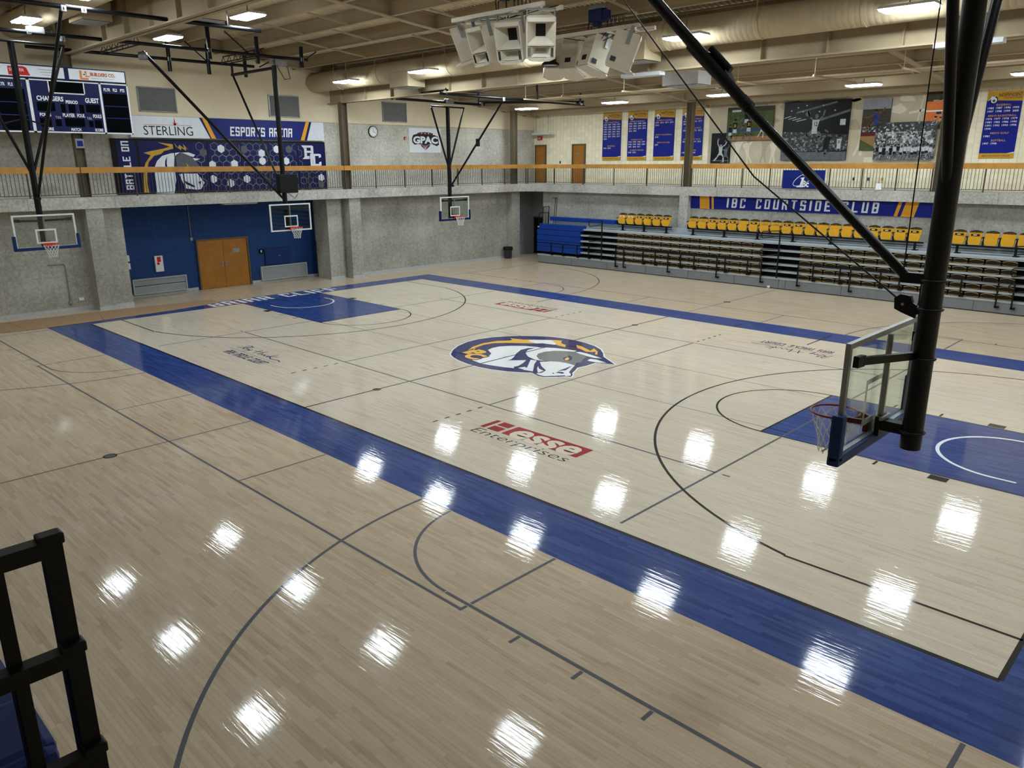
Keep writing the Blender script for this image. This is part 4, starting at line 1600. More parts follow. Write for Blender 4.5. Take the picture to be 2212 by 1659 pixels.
# ================================================================ SCOREBOARD
WL = lambda x, y0, z0: Plane((x, y0, z0), (0, 1, 0), (0, 0, 1))     # end wall, reader looks along -X
WF = lambda y, x0, z0: Plane((x0, y, z0), (1, 0, 0), (0, 0, 1))     # far wall, reader looks along +Y
y0, zb = -11.25, 6.68
W_, H_ = 7.38, 1.87
t = thing('scoreboard', 'wide navy scoreboard with white lettering and two advertising panels on top', 'scoreboard', (-16.95, -11.43, 6.64))
t.scale = (.966, .966, .966)   # modelled a little large
P = Plane((0, 0, 0), (0, 1, 0), (0, 0, 1))
m = MB()
m.slab(Plane((-.28, 0, 0), (0, 1, 0), (0, 0, 1)), 0, 0, W_, H_, .28, 'score_navy')
for q in ((0, 0, W_, .05), (0, H_ - .04, W_, H_), (0, 0, .05, H_), (W_ - .05, 0, W_, H_), (3.82, 0, 3.92, H_), (W_ - 1.03 - .05, 0, W_ - 1.03 + .03, H_)):
    m.rect(P, *q, 'white_paint', .004)
m.build('cabinet', t)
def led(x0_, y0_, x1_, y1_):
    m = MB()
    m.slab(P, x0_, y0_, x1_, y1_, .006, 'score_black')
    m.build('display', t)
C0 = 3.92
def txt(s, x0_, z0_, x1_, z1_, bold=.03):
    m = MB()
    m.text(P, s, x0_, z0_, x1_, z1_, 'text_white', .008, bold)
    m.build('lettering', t)
m = MB()
for q in ((4.52, 1.4, 5.78, 1.44), (4.52, 1.4, 4.56, 1.84), (5.74, 1.4, 5.78, 1.84)):
    m.rect(P, *q, 'white_paint', .009)
m.build('clock_border', t)
led(4.57, 1.45, 5.73, 1.83)
txt('CHARGERS', 4.08, 1.13, 4.98, 1.3)
txt('PERIOD', 5.05, 1.06, 5.47, 1.18)
txt('GUEST', 5.74, 1.12, 6.23, 1.3)
led(4.06, .77, 4.66, 1.08); led(4.86, .74, 5.02, 1.04); led(5.12, .74, 5.36, 1.04); led(5.5, .74, 5.66, 1.04); led(5.74, .77, 6.24, 1.06)
txt('FOULS', 4.1, .58, 4.48, .7); txt('T.O.L.', 4.62, .52, 4.83, .6, .0)
txt('PLAYER', 4.88, .58, 5.3, .71); txt('FOUL', 5.38, .58, 5.66, .71)
txt('T.O.L.', 5.72, .52, 5.9, .6, .0); txt('FOULS', 5.95, .58, 6.25, .71)
led(4.08, .22, 4.46, .52); led(4.6, .24, 4.8, .48); led(4.93, .24, 5.62, .54); led(5.77, .24, 5.92, .46); led(5.98, .22, 6.24, .5)
txt('SCORE', 4.12, .08, 4.5, .19); txt('MATCH', 5.1, .08, 5.45, .19); txt('SCORE', 5.95, .08, 6.25, .19)
for xa in (W_ - 1.0, 2.8):
    txt('PLYR', xa + .09, 1.58, xa + .33, 1.7); txt('FLS', xa + .43, 1.58, xa + .58, 1.7); txt('PTS', xa + .7, 1.58, xa + .86, 1.7)
    m = MB()
    m.slab(P, xa + .04, .07, xa + .92, 1.5, .005, 'score_black')
    m.build('display', t)
    m = MB()
    for z in (.58, 1.02):
        m.rect(P, xa + .05, z, xa + .92, z + .03, 'score_line', .008)
    m.build('divider', t)
m = MB()
P2 = Plane((0, 0, 1.9), (0, 1, 0), (0, 0, 1))
m.slab(Plane((-.24, 0, 1.9), (0, 1, 0), (0, 0, 1)), 0, 0, W_ - .02, .46, .24, 'score_navy')
m.rect(P2, 2.4, .04, 5.14, .42, 'white_vinyl', .004)
m.rect(P2, 5.3, .04, W_ - .06, .42, 'white_vinyl', .004)
m.poly(P2, [(3.3, .07), (4.0, .07), (3.9, .34), (3.8, .38), (3.3, .36)], 'red_print', .007)
m.text(P2, 'SINGER', 3.34, .2, 3.82, .3, 'text_white', .009)
for k in range(3):
    m.rect(P2, 4.28 + .05 * k, .3 - .09 * k, 4.95 - .1 * k, .315 - .09 * k, 'text_grey', .007)
    m.rect(P2, 2.5, .3 - .09 * k, 3.1 - .1 * k, .315 - .09 * k, 'text_grey', .007)
m.text(P2, 'BUILDERS CO.', 6.06, .2, 6.96, .33, 'text_black', .007, .035)
m.text(P2, 'BUILDERS CO.', 6.05, .205, 6.95, .335, 'orange_print', .009, .012)
m.text(P2, '"Building For Your Future"', 6.06, .09, 6.92, .16, 'text_grey', .007, 0, .15)
m.poly(P2, [(5.68, .06), (5.98, .06), (5.98, .12), (5.76, .12), (5.76, .38), (5.68, .38)], 'orange_print', .008)
m.poly(P2, [(5.86, .16), (6.04, .16), (6.04, .2), (5.93, .2), (5.93, .36), (5.86, .36)], 'orange_print', .009)
m.disc(P2, 5.84, .24, .06, 'text_white', .01)
m.disc(P2, 5.84, .24, .03, 'text_black', .012)
m.build('advert_panel', t)

# ================================================================ SIGNS ON THE END WALL
t = thing('wall_sign', 'long white and blue arena sign box above the window graphics', 'sign', (XU, 0, 6.58))
P = Plane((.2, 0, 0), (0, 1, 0), (0, 0, 1))
m = MB()
m.slab(Plane((.0, 0, 0), (0, 1, 0), (0, 0, 1)), -3.95, 0, 5.05, .84, .2, 'white_vinyl')
m.poly(P, [(-.62, 0), (4.05, 0), (4.38, .84), (-1.0, .84)], 'royal_vinyl', .003)
m.poly(P, [(-.64, 0), (-.4, 0), (-.89, .84), (-1.05, .84)], 'navy_vinyl', .005)
m.poly(P, [(-.58, 0), (-.38, 0), (-.76, .84), (-.93, .84)], 'gold_vinyl', .007)
m.poly(P, [(3.76, 0), (3.96, 0), (4.28, .84), (4.1, .84)], 'gold_vinyl', .007)
m.poly(P, [(3.99, 0), (4.1, 0), (4.4, .84), (4.31, .84)], 'navy_vinyl', .005)
m.build('sign_box', t)
m = MB()
m.text(P, 'STERLING', -3.42, .1, -1.38, .46, 'text_black', .008, -.005)
m.rect(P, -3.42, .5, -1.42, .512, 'red_print', .008)
for a, b in ((90, .34), (60, .16), (120, .16), (35, .2), (145, .2)):
    c, s = math.cos(math.radians(a)), math.sin(math.radians(a))
    m.poly(P, [(-2.12 - .04 * s, .5 - .0 + .02 * abs(c)), (-2.12 + .04 * s, .5), (-2.12 + b * c, .5 + b * s)], 'red_print', .01)
m.build('lettering', t)
m = MB()
m.block(P, 'ESPORTS ARENA', .28, .13, 3.32, .52, 'text_white', .008, gap=.22, shear=.08)
m.build('lettering', t)

t = thing('window_graphic', 'blue window wall printed with a horse head emblem and hexagons', 'window graphic', (XU, 0, ZT))
m = MB()
m.slab(Plane((.0, 0, 0), (0, 1, 0), (0, 0, 1)), -4.72, 0.0, 5.14, 2.2, .06, 'black_steel')
m.build('window_frame', t)
P = Plane((.06, 0, -ZT), (0, 1, 0), (0, 0, 1))
panes = [(-4.52, -3.78), (-3.68, -2.24), (-2.2, -.8), (-.76, .74), (.78, 2.1), (2.14, 3.6), (3.64, 5.1)]
MURAL= [('Y',[(-3.49,5.98),(-3.14,6.06),(-2.63,6.16),(-2.39,6.23),(-2.87,6.4),(-2.25,6.33),(-2.25,6.15),(-2.64,6.06),(-2.78,5.94),(-3.08,5.86),(-3.32,5.62),(-3.44,5.3),(-3.49,4.74),(-3.46,4.37),(-3.66,4.38),(-3.63,4.86),(-3.58,5.3),(-3.46,5.58),(-3.22,5.88)]),('Y',[(-2.2,6.39),(-2.04,6.19),(-1.98,6.31),(-1.78,6.17),(-1.82,6.35),(-1.58,6.07),(-1.71,6.19),(-1.71,6.07),(-1.91,6.19),(-1.92,6.09),(-2.12,6.23)]),('w',[(-3.09,5.46),(-2.98,5.66),(-2.75,5.86),(-2.4,5.96),(-1.97,6.01),(-2.16,5.9),(-2.26,5.74),(-2.3,5.45),(-2.28,4.88),(-2.42,4.34),(-3.17,4.36),(-3.13,4.85),(-3.16,4.93)]),('n',[(-2.52,5.88),(-2.65,5.66),(-2.68,5.46),(-2.54,5.21),(-2.44,4.96),(-2.57,5.27),(-2.6,5.54),(-2.57,5.74)]),('g',[(-2.27,5.7),(-2.11,5.9),(-1.89,5.99),(-1.56,5.86),(-1.36,5.66),(-1.17,5.41),(-1.29,5.2),(-1.9,5.16),(-2.24,5.21)]),('w',[(-1.98,5.99),(-1.63,6.01),(-1.33,5.91),(-1.43,5.82),(-1.69,5.88)]),('w',[(-1.46,5.78),(-1.13,5.74),(-1.41,5.66)]),('Y',[(-1.77,5.57),(-1.67,5.45),(-1.74,5.41)]),('w',[(-2.13,5.12),(-1.91,5.14),(-1.34,5.13),(-1.05,4.75),(-1.24,4.48),(-1.42,4.46),(-1.9,4.52),(-2.03,4.83)]),('n',[(-2.01,5.04),(-1.9,4.83),(-1.49,4.61),(-1.54,4.55),(-1.87,4.7)]),('n',[(-1.34,4.78),(-1.2,4.82),(-1.26,4.65)])]
HXW= [(-0.15, 6.17), (-0.62, 5.49), (0.41, 5.53), (1.77, 5.99), (1.78, 5.65), (2.54, 6.17), (2.99, 5.65), (0.15, 4.7), (0.94, 4.87), (-0.64, 4.89), (4.82, 4.87)]
HXG= [(-0.97, 6.01), (0.93, 6.15), (3.17, 6.17), (4.8, 4.56)]
HXO = {}
def hexa(c, r):
    return [(c[0] + r * math.sin(math.pi / 3 * k), c[1] + r * math.cos(math.pi / 3 * k)) for k in range(6)]
def clip(pts, lo, hi):
    for lim, s in ((lo, 1), (hi, -1)):
        out = []
        for i in range(len(pts)):
            p, q = pts[i - 1], pts[i]
            ip, iq = s * (p[0] - lim) >= 0, s * (q[0] - lim) >= 0
            if ip != iq:
                f = (lim - p[0]) / (q[0] - p[0])
                out.append((lim, p[1] + f * (q[1] - p[1])))
            if iq:
                out.append(q)
        pts = out
        if not pts:
            return []
    return pts
cells = []
for r in range(9):
    for c in range(22):
        cx, cz = -1.6 + c * .33 + (.165 if r % 2 else 0), 4.5 + r * .25
        cells.append((cx, cz))
rr = random.Random(3)
for a, b in panes:
    m = MB()
    m.slab(Plane((.06, 0, -ZT), (0, 1, 0), (0, 0, 1)), a, ZT + .08, b, ZT + 2.12, .012, 'navy_vinyl')
    Q = Plane((.072, 0, -ZT), (0, 1, 0), (0, 0, 1))
    if a > -2.5:
        for cx, cz in cells:
            h = math.sin(cx * 12.9 + cz * 78.2) * 43758.5
            h -= math.floor(h)
            if h < .3 or cz > 6.4 or (cx < -1.2 and cz > 5.6) or (cx > 3.7 and cz > 5.3):
                continue
            pts = hexa((cx, cz), .185)
            for i in range(6):
                p, q = pts[i - 1], pts[i]
                if a < min(p[0], q[0]) - .01 and max(p[0], q[0]) + .01 < b:
                    m.stroke(Q, [p, q], .016, 'text_grey', .002)
        for L_, mm in ((HXW, 'white_vinyl'), (HXG, 'logo_grey')):
            for c in L_:
                q = clip(hexa(c, .18), a, b)
                if q: m.poly(Q, q, mm, .004)
    LM = {'Y': ('mane_gold', .008), 'w': ('white_vinyl', .006), 'n': ('navy_vinyl', .0085), 'g': ('logo_grey', .007)}
    for c, pts in MURAL:
        q = clip(pts, a, b)
        if len(q) > 2:
            m.poly(Q, q, LM[c][0], LM[c][1])
    if a < -4:
        R = Plane((.072, -3.98, .1), (0, 0, 1), (0, -1, 0))
        m.block(R, 'BATTLE ON', .1, .06, 2.0, .36, 'text_white', .004, gap=.24, tv=.3)
    if b > 5:
        Z_ = .004
        m.block(Q, 'B', 3.98, 5.78, 4.48, 6.36, 'white_vinyl', Z_, tv=.28)
        m.poly(Q, [(3.84, 6.36), (4.1, 6.36), (4.1, 6.27), (3.98, 6.2)], 'white_vinyl', Z_)
        m.poly(Q, [(3.86, 5.74), (4.5, 5.74), (4.5, 5.82), (3.98, 5.84)], 'white_vinyl', Z_)
        m.block(Q, 'L', 4.28, 5.42, 4.7, 5.98, 'white_vinyl', Z_ * 2, tv=.3)
        m.block(Q, 'C', 4.42, 5.42, 4.88, 5.98, 'white_vinyl', Z_ * 2, tv=.28)
        m.stroke(Q, [(4.26, 6.0), (4.26, 5.4), (4.5, 5.38)], .02, 'navy_vinyl', Z_ * 3)
    m.build('pane', t)

t = thing('wall_louver', 'grey louvered vent beside the scoreboard', 'vent', (XU + .03, -2.66, 8.07), 0, 'square wall louvers')
def louver(t, w=1.56, h=.96):
    m = MB()
    Q = Plane((0, -w / 2, -h / 2), (0, 1, 0), (0, 0, 1))
    for q in ((0, 0, w, .05), (0, h - .05, w, h), (0, 0, .05, h), (w - .05, 0, w, h)):
        m.slab(Q, *q, .05, 'grey_metal')
    m.build('frame', t)
    m = MB()
    m.slab(Q, .05, .05, w - .05, h - .05, .004, 'dark_grey')
    for i in range(18):
        z = .06 + i * (h - .14) / 17
        m.add([Q(.05, z, .008), Q(w - .05, z, .008), Q(w - .05, z + .05, .045), Q(.05, z + .05, .045)], [(0, 1, 2, 3)], 'louver_grey')
    m.build('slats', t)
louver(t)
for y, lb in ((3.12, 'grey louvered vent above the blue arena sign'), (9.47, 'grey louvered vent above the wall clock')):
    c = copy_tree(t)
    c.location.y = y
    c['label'] = lb

t = thing('wall_clock', 'round white wall clock with a black rim', 'clock', (XU, 8.06, 7.08))
m = MB()
m.tube([(0, 0, 0), (.06, 0, 0)], .28, 'text_black', 32)
m.build('rim', t)
m = MB()
P = Plane((.061, 0, 0), (0, 1, 0), (0, 0, 1))
m.disc(P, 0, 0, .245, 'white_paint', 0, 32)
for k in range(12):
    a = math.radians(30 * k)
    m.stroke(P, [(.19 * math.sin(a), .19 * math.cos(a)), (.225 * math.sin(a), .225 * math.cos(a))], .02, 'text_black', .002)
m.build('dial', t)
m = MB()
m.stroke(P, [(0, 0), (-.005, .17)], .016, 'text_black', .004)
m.stroke(P, [(0, 0), (.12, -.06)], .02, 'text_black', .004)
m.build('hands', t)

t = MB()
P = Plane((0, -1.1, -.63), (0, 1, 0), (0, 0, 1))
t.slab(P, 0, 0, 2.2, 1.26, .015, 'white_vinyl')
Q = Plane((.016, -1.1, -.63), (0, 1, 0), (0, 0, 1))
t.poly(Q, [(.55, 1.0), (.75, 1.04), (1.1, 1.06), (1.45, 1.04), (1.65, 1.0), (1.62, .8), (1.5, .5), (.7, .5), (.58, .8)], 'maroon', .002)
t.poly(Q, [(.18, .72), (.28, .9), (.5, .95), (.85, .94), (1.3, .94), (1.75, .92), (2.0, .84), (2.06, .42), (1.9, .34), (1.55, .45), (1.25, .4), (.95, .4), (.6, .44), (.35, .4), (.2, .52)], 'text_black', .004)
t.text(Q, 'GPAC', .26, .46, 1.98, .84, 'white_vinyl', .008, .05)
for k in range(3):
    t.disc(Q, .86 + .24 * k, .99, .03, 'white_vinyl', .006)
t.poly(Q, [(.75, .4), (1.45, .4), (1.35, .3), (1.1, .12), (.85, .3)], 'maroon', .005)
for k in range(4):
    t.stroke(Q, [(.9 + .12 * k, .38), (1.0 + .05 * k, .27), (1.08 + .01 * k, .16)], .018, 'white_vinyl', .007)
tag(t.build('conference_banner', None, None), 'white vinyl banner with a maroon four letter crest on the concrete', 'banner').location = (XU + .004, 11.49, 6.71)

m = MB()
m.rbox((.03, 0, 0), (.06, .11, .15), 'exit_red', .01)
m.rbox((.065, 0, -.02), (.02, .06, .06), 'white_paint', .005)
tag(m.build('fire_alarm', None, None), 'small red fire alarm strobe beside the white crest banner', 'alarm').location = (XU, 10.1, 6.79)
m = MB()
P = Plane((.03, 0, 0), (0, 1, 0), (0, 0, 1))
m.rbox((.015, 0, 0), (.03, .3, .34), 'text_grey', .01)
m.rect(P, -.1, -.1, .1, .1, 'royal_vinyl', .003)
tag(m.build('wall_plate', None, None), 'small grey plaque on the brown column under the scoreboard', 'plaque').location = (-17.08, -6.25, 6.28)

# ---- on the blue wall in the recess
for ya, yb, lb in ((-4.36, -2.02, 'long grey wall ventilator left of the oak double doors'), (1.6, 4.1, 'long grey wall ventilator right of the oak double doors')):
    t = thing('wall_ventilator', lb, 'ventilator', (-19.17, (ya + yb) / 2, .1), 0, 'low wall ventilators')
    w = yb - ya
    Q = Plane((0, -w / 2, 0), (0, 1, 0), (0, 0, 1))
    m = MB()
    for q in ((0, 0, w, .05), (0, .62, w, .67), (0, .05, .05, .62), (w - .05, .05, w, .62)):
        m.slab(Q, *q, .12, 'baseboard_grey')
    m.build('frame', t)
    m = MB()
    m.slab(Q, .05, .05, w - .05, .62, .05, 'dark_grey')
    for i in range(16):
        z = .06 + i * .036
        if i == 8 and ya < 0:
            continue
        m.add([Q(.05, z, .1), Q(w - .05, z, .1), Q(w - .05, z + .03, .055), Q(.05, z + .03, .055)], [(0, 1, 2, 3)], 'grille_grey')
    m.build('slats', t)
t = thing('extinguisher_cabinet', 'white fire extinguisher cabinet with red panels on the blue wall', 'cabinet', (-19.17, -3.14, 1.01))
Q = Plane((0, -.17, 0), (0, 1, 0), (0, 0, 1))
m = MB()
m.slab(Q, 0, 0, .34, .68, .1, 'white_paint')
m.build('body', t)
m = MB()
m.slab(Plane((.1, -.17, 0), (0, 1, 0), (0, 0, 1)), .09, .42, .25, .64, .008, 'red_print')
m.slab(Plane((.1, -.17, 0), (0, 1, 0), (0, 0, 1)), .07, .3, .18, .4, .008, 'red_print')
m.build('panel', t)
for z, lb in ((1.55, 'white paper notice at the edge of the blue wall, upper one'), (1.22, 'white paper notice at the edge of the blue wall, lower one')):
    m = MB()
    m.slab(Plane((0, -.1, 0), (0, 1, 0), (0, 0, 1)), 0, 0, .2, .26, .01, 'paper')
    tag(m.build('notice', None, None), lb, 'notice').location = (-19.17, -4.42, z)
m = MB()
m.rbox((.04, 0, 0), (.08, 1.33, .8), 'pad_blue', .03)
m.rbox((.085, .1, .02), (.02, .1, .03), 'grey_metal', .004)
tag(m.build('wall_pad', None, None), 'dark blue padded panel beside the oak double doors', 'pad').location = (-19.17, 2.55, 1.2)
m = MB()
m.rbox((.05, 0, 0), (.1, .24, .2), 'black_steel', .02)
m.rbox((.1, -.06, 0), (.03, .06, .1), 'white_paint', .01)
tag(m.build('wall_phone', None, None), 'small black wall phone left of the padded panel', 'phone').location = (-19.17, 1.75, 1.5)
m = MB()
m.tube([(.03, 0, 0), (.03, 0, 1.45)], .018, 'grey_metal', 6)
m.rbox((.03, 0, 0), (.07, .12, .14), 'grey_metal', .01)
tag(m.build('conduit', None, None), 'thin grey conduit dropping to a box beside the oak double doors', 'conduit').location = (-19.17, -1.58, 2.3)
m = MB()
m.box((-.15, -.8, -.06), (.15, .8, .06), 'lamp_body')
m.box((-.12, -.76, -.07), (.12, .76, -.06), 'lamp_off')
tag(m.build('strip_light', None, None), 'unlit white strip light under the balcony before the blue wall', 'ceiling light').location = (-18.3, .45, ZB - .06)
m = MB()
m.tube([(.03, 0, 1.62), (.03, 0, .22)], .02, 'grey_metal', 6)
m.rbox((.04, 0, .2), (.08, .14, .14), 'grey_metal', .01)
m.tube([(.03, 0, 1.62), (.03, -.04, 1.7), (.03, -.6, 1.7)], .02, 'grey_metal', 6)
tag(m.build('conduit', None, None), 'grey conduit down the concrete wall behind the hoop below the scoreboard', 'conduit').location = (XL + .004, -7.25, .15)
m = MB()
m.rbox((.02, 0, 0), (.04, .18, .12), 'white_paint', .01)
tag(m.build('wall_outlet', None, None), 'small white outlet low on the concrete wall before the wide pier', 'outlet').location = (XL, -6.85, .42)
m = MB()
m.lathe((0, 0, 0), [(0, 0), (.2, 0), (.25, .6), (.27, .6), (.27, .64)], 'trash_grey', 24)
b_ = thing('trash_can', 'round dark grey trash can with a black liner by the concrete wall', 'trash can', (-17.3, 16.72, 0.0))
m.build('bin', b_)
m = MB()
m.lathe((0, 0, 0), [(.285, .5), (.29, .62), (.28, .68), (.25, .66), (.2, .45), (0, .4)], 'black_matt', 24)
m.build('liner', b_)

# ================================================================ FAR WALL: BANNERS, PRINTS, SIGNS
def banner(x0, x1, z0, z1, label, head, sub, blocks, foot, first, group=None):
    w, h = x1 - x0, z1 - z0
    t = MB()
    t.slab(Plane((0, 0, 0), (1, 0, 0), (0, 0, 1)), 0, 0, w, h, .03, 'banner_blue')
    Q = Plane((0, -.03, 0), (1, 0, 0), (0, 0, 1))
    t.poly(Q, [(0, h * .87), (w * .35, h * .865), (w, h * .845), (w, h), (0, h)], 'banner_gold', .002)
    t.rect(Q, 0, 0, w, h * .075, 'banner_gold', .002)
    t.poly(Q, [(w * .8, h * .075), (w, h * .075), (w, h * .095)], 'text_white', .002)
    t.disc(Q, w * .18, h * .875, w * .13, 'navy_vinyl', .004)
    t.disc(Q, w * .2, h * .87, w * .085, 'text_white', .006)
    t.disc(Q, w * .2, h * .862, w * .045, 'logo_grey', .008)
    t.poly(Q, [(w * .03, h * .86), (w * .12, h * .93), (w * .26, h * .93), (w * .1, h * .885)], 'text_white', .006)
    t.text(Q, head, w * .32, h * .92, w * .97, h * .968, 'navy_vinyl', .004, .012)
    t.text(Q, sub, w * .47, h * .885, w * .97, h * .91, 'navy_vinyl', .004)
    z = h * .815
    lh = h * .03
    for kind, val in blocks:
        if kind == 'gap':
            z -= h * val
        elif kind == 'h':
            ww = min(w * .8, len(val) * w * .052)
            t.text(Q, val, w / 2 - ww / 2, z - lh, w / 2 + ww / 2, z, 'banner_gold', .004, .01)
            z -= lh * 1.55
        else:
            for i, yv in enumerate(val):
                xx = w * (.06 + .235 * i)
                t.text(Q, yv, xx, z - lh * .95, xx + w * .17, z, 'text_white', .004, .008)
            z -= lh * 1.65
    t.text(Q, foot, w * .1, h * .022, w * .9, h * .05, 'navy_vinyl', .004)
    o = t.build('championship_banner', None, None)
    o.location = (x0, YU - .004, z0)
    return tag(o, label, 'banner', group)


def years(*rows):
    return [('y', r.split()) for r in rows]


F_ = 'BRIAR CLIFF UNIVERSITY CHARGERS'
banner(-13.05, -11.76, 5.63, 8.2, 'blue banner of national titles, men\'s basketball list, beside the oak balcony door', 'NATIONAL', 'TOURNAMENT',
       [('h', "MEN'S BASKETBALL")] + years('1976 1977 1978 1979', '1981 1982 1988 1989', '1991 1992 1993 1998', '1999 2000 2001 2002', '2003 2011 2012 2015', '2016 2017 2018 2019', '2023') + [('gap', .1), ('h', 'BASEBALL')] + years('2005 2015'), F_, 1)
banner(-11.3, -10.03, 5.63, 8.2, 'blue banner of national titles, women\'s basketball and golf lists', 'NATIONAL', 'TOURNAMENT',
       [('h', "WOMEN'S BASKETBALL")] + years('1996 1997 1998 1999', '2000 2001 2003 2010', '2011 2012 2013 2015', '2016 2022') + [('gap', .13), ('h', "WOMEN'S GOLF")] + years('1994 1995 1996 1997', '1998 1999 2000 2001', '2002 2003 2017') + [('gap', .02), ('h', "WOMEN'S SOCCER")] + years('2020 2021'), F_, 1)
banner(-9.56, -8.28, 5.62, 8.19, 'blue banner of national titles, volleyball and soccer lists', 'NATIONAL', 'TOURNAMENT',
       [('h', "WOMEN'S VOLLEYBALL")] + years('1979 2010 2013 2014', '2015') + [('gap', .14), ('h', "MEN'S VOLLEYBALL")] + years('2018') + [('gap', .06), ('h', "MEN'S SOCCER")] + years('2009'), F_, 1)
banner(-7.82, -6.55, 5.62, 8.18, 'blue banner of track titles partly behind the brown steel column', 'VICTORIES', 'CHAMPIONS',
       [('h', "MEN'S INDOOR TRACK")] + years('2013 2014 2016 2017', '2021') + [('gap', .03), ('h', "WOMEN'S INDOOR TRACK")] + years('2009 2010 2012 2013') + [('gap', .12), ('h', "MEN'S OUTDOOR TRACK")] + years('2010 2012 2014 2016') + [('gap', .12), ('h', 'WRESTLING')] + years('1984 1992 2000'), F_, 1)
banner(6.27, 7.51, 5.61, 8.15, 'blue banner of independent championships past the near black mast', 'INDEPENDENT', 'CHAMPIONSHIPS',
       [('h', 'BASEBALL')] + years('1980 1987 1990 1995', '1997 1998 1999 2000') + [('gap', .015), ('h', "MEN'S BASKETBALL")] + years('1976 1977 1978 1979', '1981 1982 1986 1990', '1991 1992 1993 1998', '1999') + [('gap', .015), ('h', "MEN'S GOLF")] + years('1981') + [('gap', .015), ('h', 'SOFTBALL')] + years('1997 1998'), F_, 1)

t = MB()
t.slab(Plane((0, 0, 0), (1, 0, 0), (0, 0, 1)), 0, 0, 12.0, 3.02, .012, 'mural_beige')
Q = Plane((0, -.013, 0), (1, 0, 0), (0, 0, 1))
rr = random.Random(5)
def ghost(cx, z, s, m, lean=0.0):
    """a pale player silhouette"""
    body = [(-.16, .0), (-.1, .5), (-.16, .95), (-.3, 1.2), (-.2, 1.35), (0, 1.42), (.2, 1.35), (.42, 1.5), (.5, 1.42), (.24, 1.15), (.16, .9), (.12, .5), (.3, .05), (.18, 0), (.02, .45), (-.05, 0)]
    t.poly(Q, [(cx + s * (a + lean * b), z + s * b) for a, b in body], m, .001)
    t.disc(Q, cx + s * (lean * 1.55), z + s * 1.55, s * .12, m, .001)
for cx, z, s, m_, ln in ((1.6, .05, .75, 'mural_light', .1), (2.3, .0, .7, 'mural_light', -.2), (3.0, .02, .8, 'mural_tan', .15), (3.5, .0, .7, 'mural_light', .1), (4.6, .02, .8, 'mural_light', -.1), (7.5, .3, .9, 'mural_light', .3), (5.3, 0, .6, 'mural_tan', 0)):
    ghost(cx, z, s, m_, ln)
for k in range(26):
    x, z = rr.uniform(.3, 11.6), rr.uniform(1.2, 2.9)
    r1 = rr.uniform(.15, .6)
    t.poly(Q, [(min(max(x + r1 * math.cos(a) * rr.uniform(.5, 1.3), .02), 11.98), min(max(z + r1 * .5 * math.sin(a) * rr.uniform(.5, 1.3), .02), 3.0)) for a in [i * .7 for i in range(9)]], rr.choice(['mural_tan', 'mural_light', 'mural_tan']), .0005)
t.rect(Q, 7.9, 0.03, 11.9, .25, 'mural_light', .001)
t.stroke(Q, [(9.6, 2.05), (10.7, 2.25)], .1, 'mural_light', .002)
t.stroke(Q, [(9.95, 1.7), (10.1, 2.75)], .05, 'mural_light', .002)
t.stroke(Q, [(10.25, 1.7), (10.35, 2.6)], .05, 'mural_light', .002)
tag(t.build('printed_mural', None, None), 'faded beige mural of players behind the mounted photo prints', 'mural').location = (-6.2, YU - .004, 5.44)

def player(b, Q, x, z, s, top, short, skin, arms=(150, 40), legs=(-110, -70), num=False, bend=0.0, zz=.004, hair=None):
    """a figure in a photograph"""
    def limb(p, ang, L1, L2, a2, w, m):
        a = math.radians(ang)
        q = (p[0] + L1 * math.cos(a), p[1] + L1 * math.sin(a))
        c = math.radians(a2)
        r = (q[0] + L2 * math.cos(c), q[1] + L2 * math.sin(c))
        b.stroke(Q, [p, q, r], w, m, zz)
    hip = (x, z)
    ch = (x + s * .55 * math.sin(bend), z + s * .55 * math.cos(bend))
    limb((hip[0] - .08 * s, hip[1]), legs[0], .45 * s, .42 * s, legs[0] - 15, .13 * s, skin)
    limb((hip[0] + .08 * s, hip[1]), legs[1], .45 * s, .42 * s, legs[1] - 25, .13 * s, skin)
    limb((ch[0] - .16 * s, ch[1] - .03 * s), arms[0], .32 * s, .3 * s, arms[0] - 30, .09 * s, skin)
    limb((ch[0] + .16 * s, ch[1] - .03 * s), arms[1], .32 * s, .3 * s, arms[1] + 30, .09 * s, skin)
    b.poly(Q, [(hip[0] - .17 * s, hip[1] - .22 * s), (hip[0] + .17 * s, hip[1] - .22 * s), (hip[0] + .15 * s, hip[1] + .08 * s), (hip[0] - .15 * s, hip[1] + .08 * s)], short, zz + .001)
    b.poly(Q, [(hip[0] - .15 * s, hip[1] + .06 * s), (hip[0] + .15 * s, hip[1] + .06 * s), (ch[0] + .21 * s, ch[1]), (ch[0] - .21 * s, ch[1])], top, zz + .002)
    b.disc(Q, ch[0] + .02 * s, ch[1] + .17 * s, .105 * s, skin, zz + .001, 14, .13 * s)
    b.disc(Q, ch[0] + .02 * s, ch[1] + .22 * s, .11 * s, hair or 'photo_black', zz + .002, 14, .09 * s)
    if num:
        b.text(Q, num, ch[0] - .1 * s, ch[1] - .35 * s, ch[0] + .1 * s, ch[1] - .12 * s, 'gold_vinyl' if top == 'photo_black' else 'photo_black', zz + .003, .02)


def print_board(x0, z0, x1, z1, label, bg, d=.05):
    b = MB()
    b.slab(Plane((0, 0, 0), (1, 0, 0), (0, 0, 1)), 0, 0, x1 - x0, z1 - z0, d, bg)
    b.d = d
    return b, Plane((0, -d, 0), (1, 0, 0), (0, 0, 1)), x1 - x0, z1 - z0, (x0, YU - .022, z0), label


def hang(b, loc, label, off=0.0):
    loc = (loc[0], loc[1] - off, loc[2])
    o = b.build('photo_print', None, None)
    o.location = loc
    tag(o, label, 'photo print', 'mounted photo prints on the far wall')


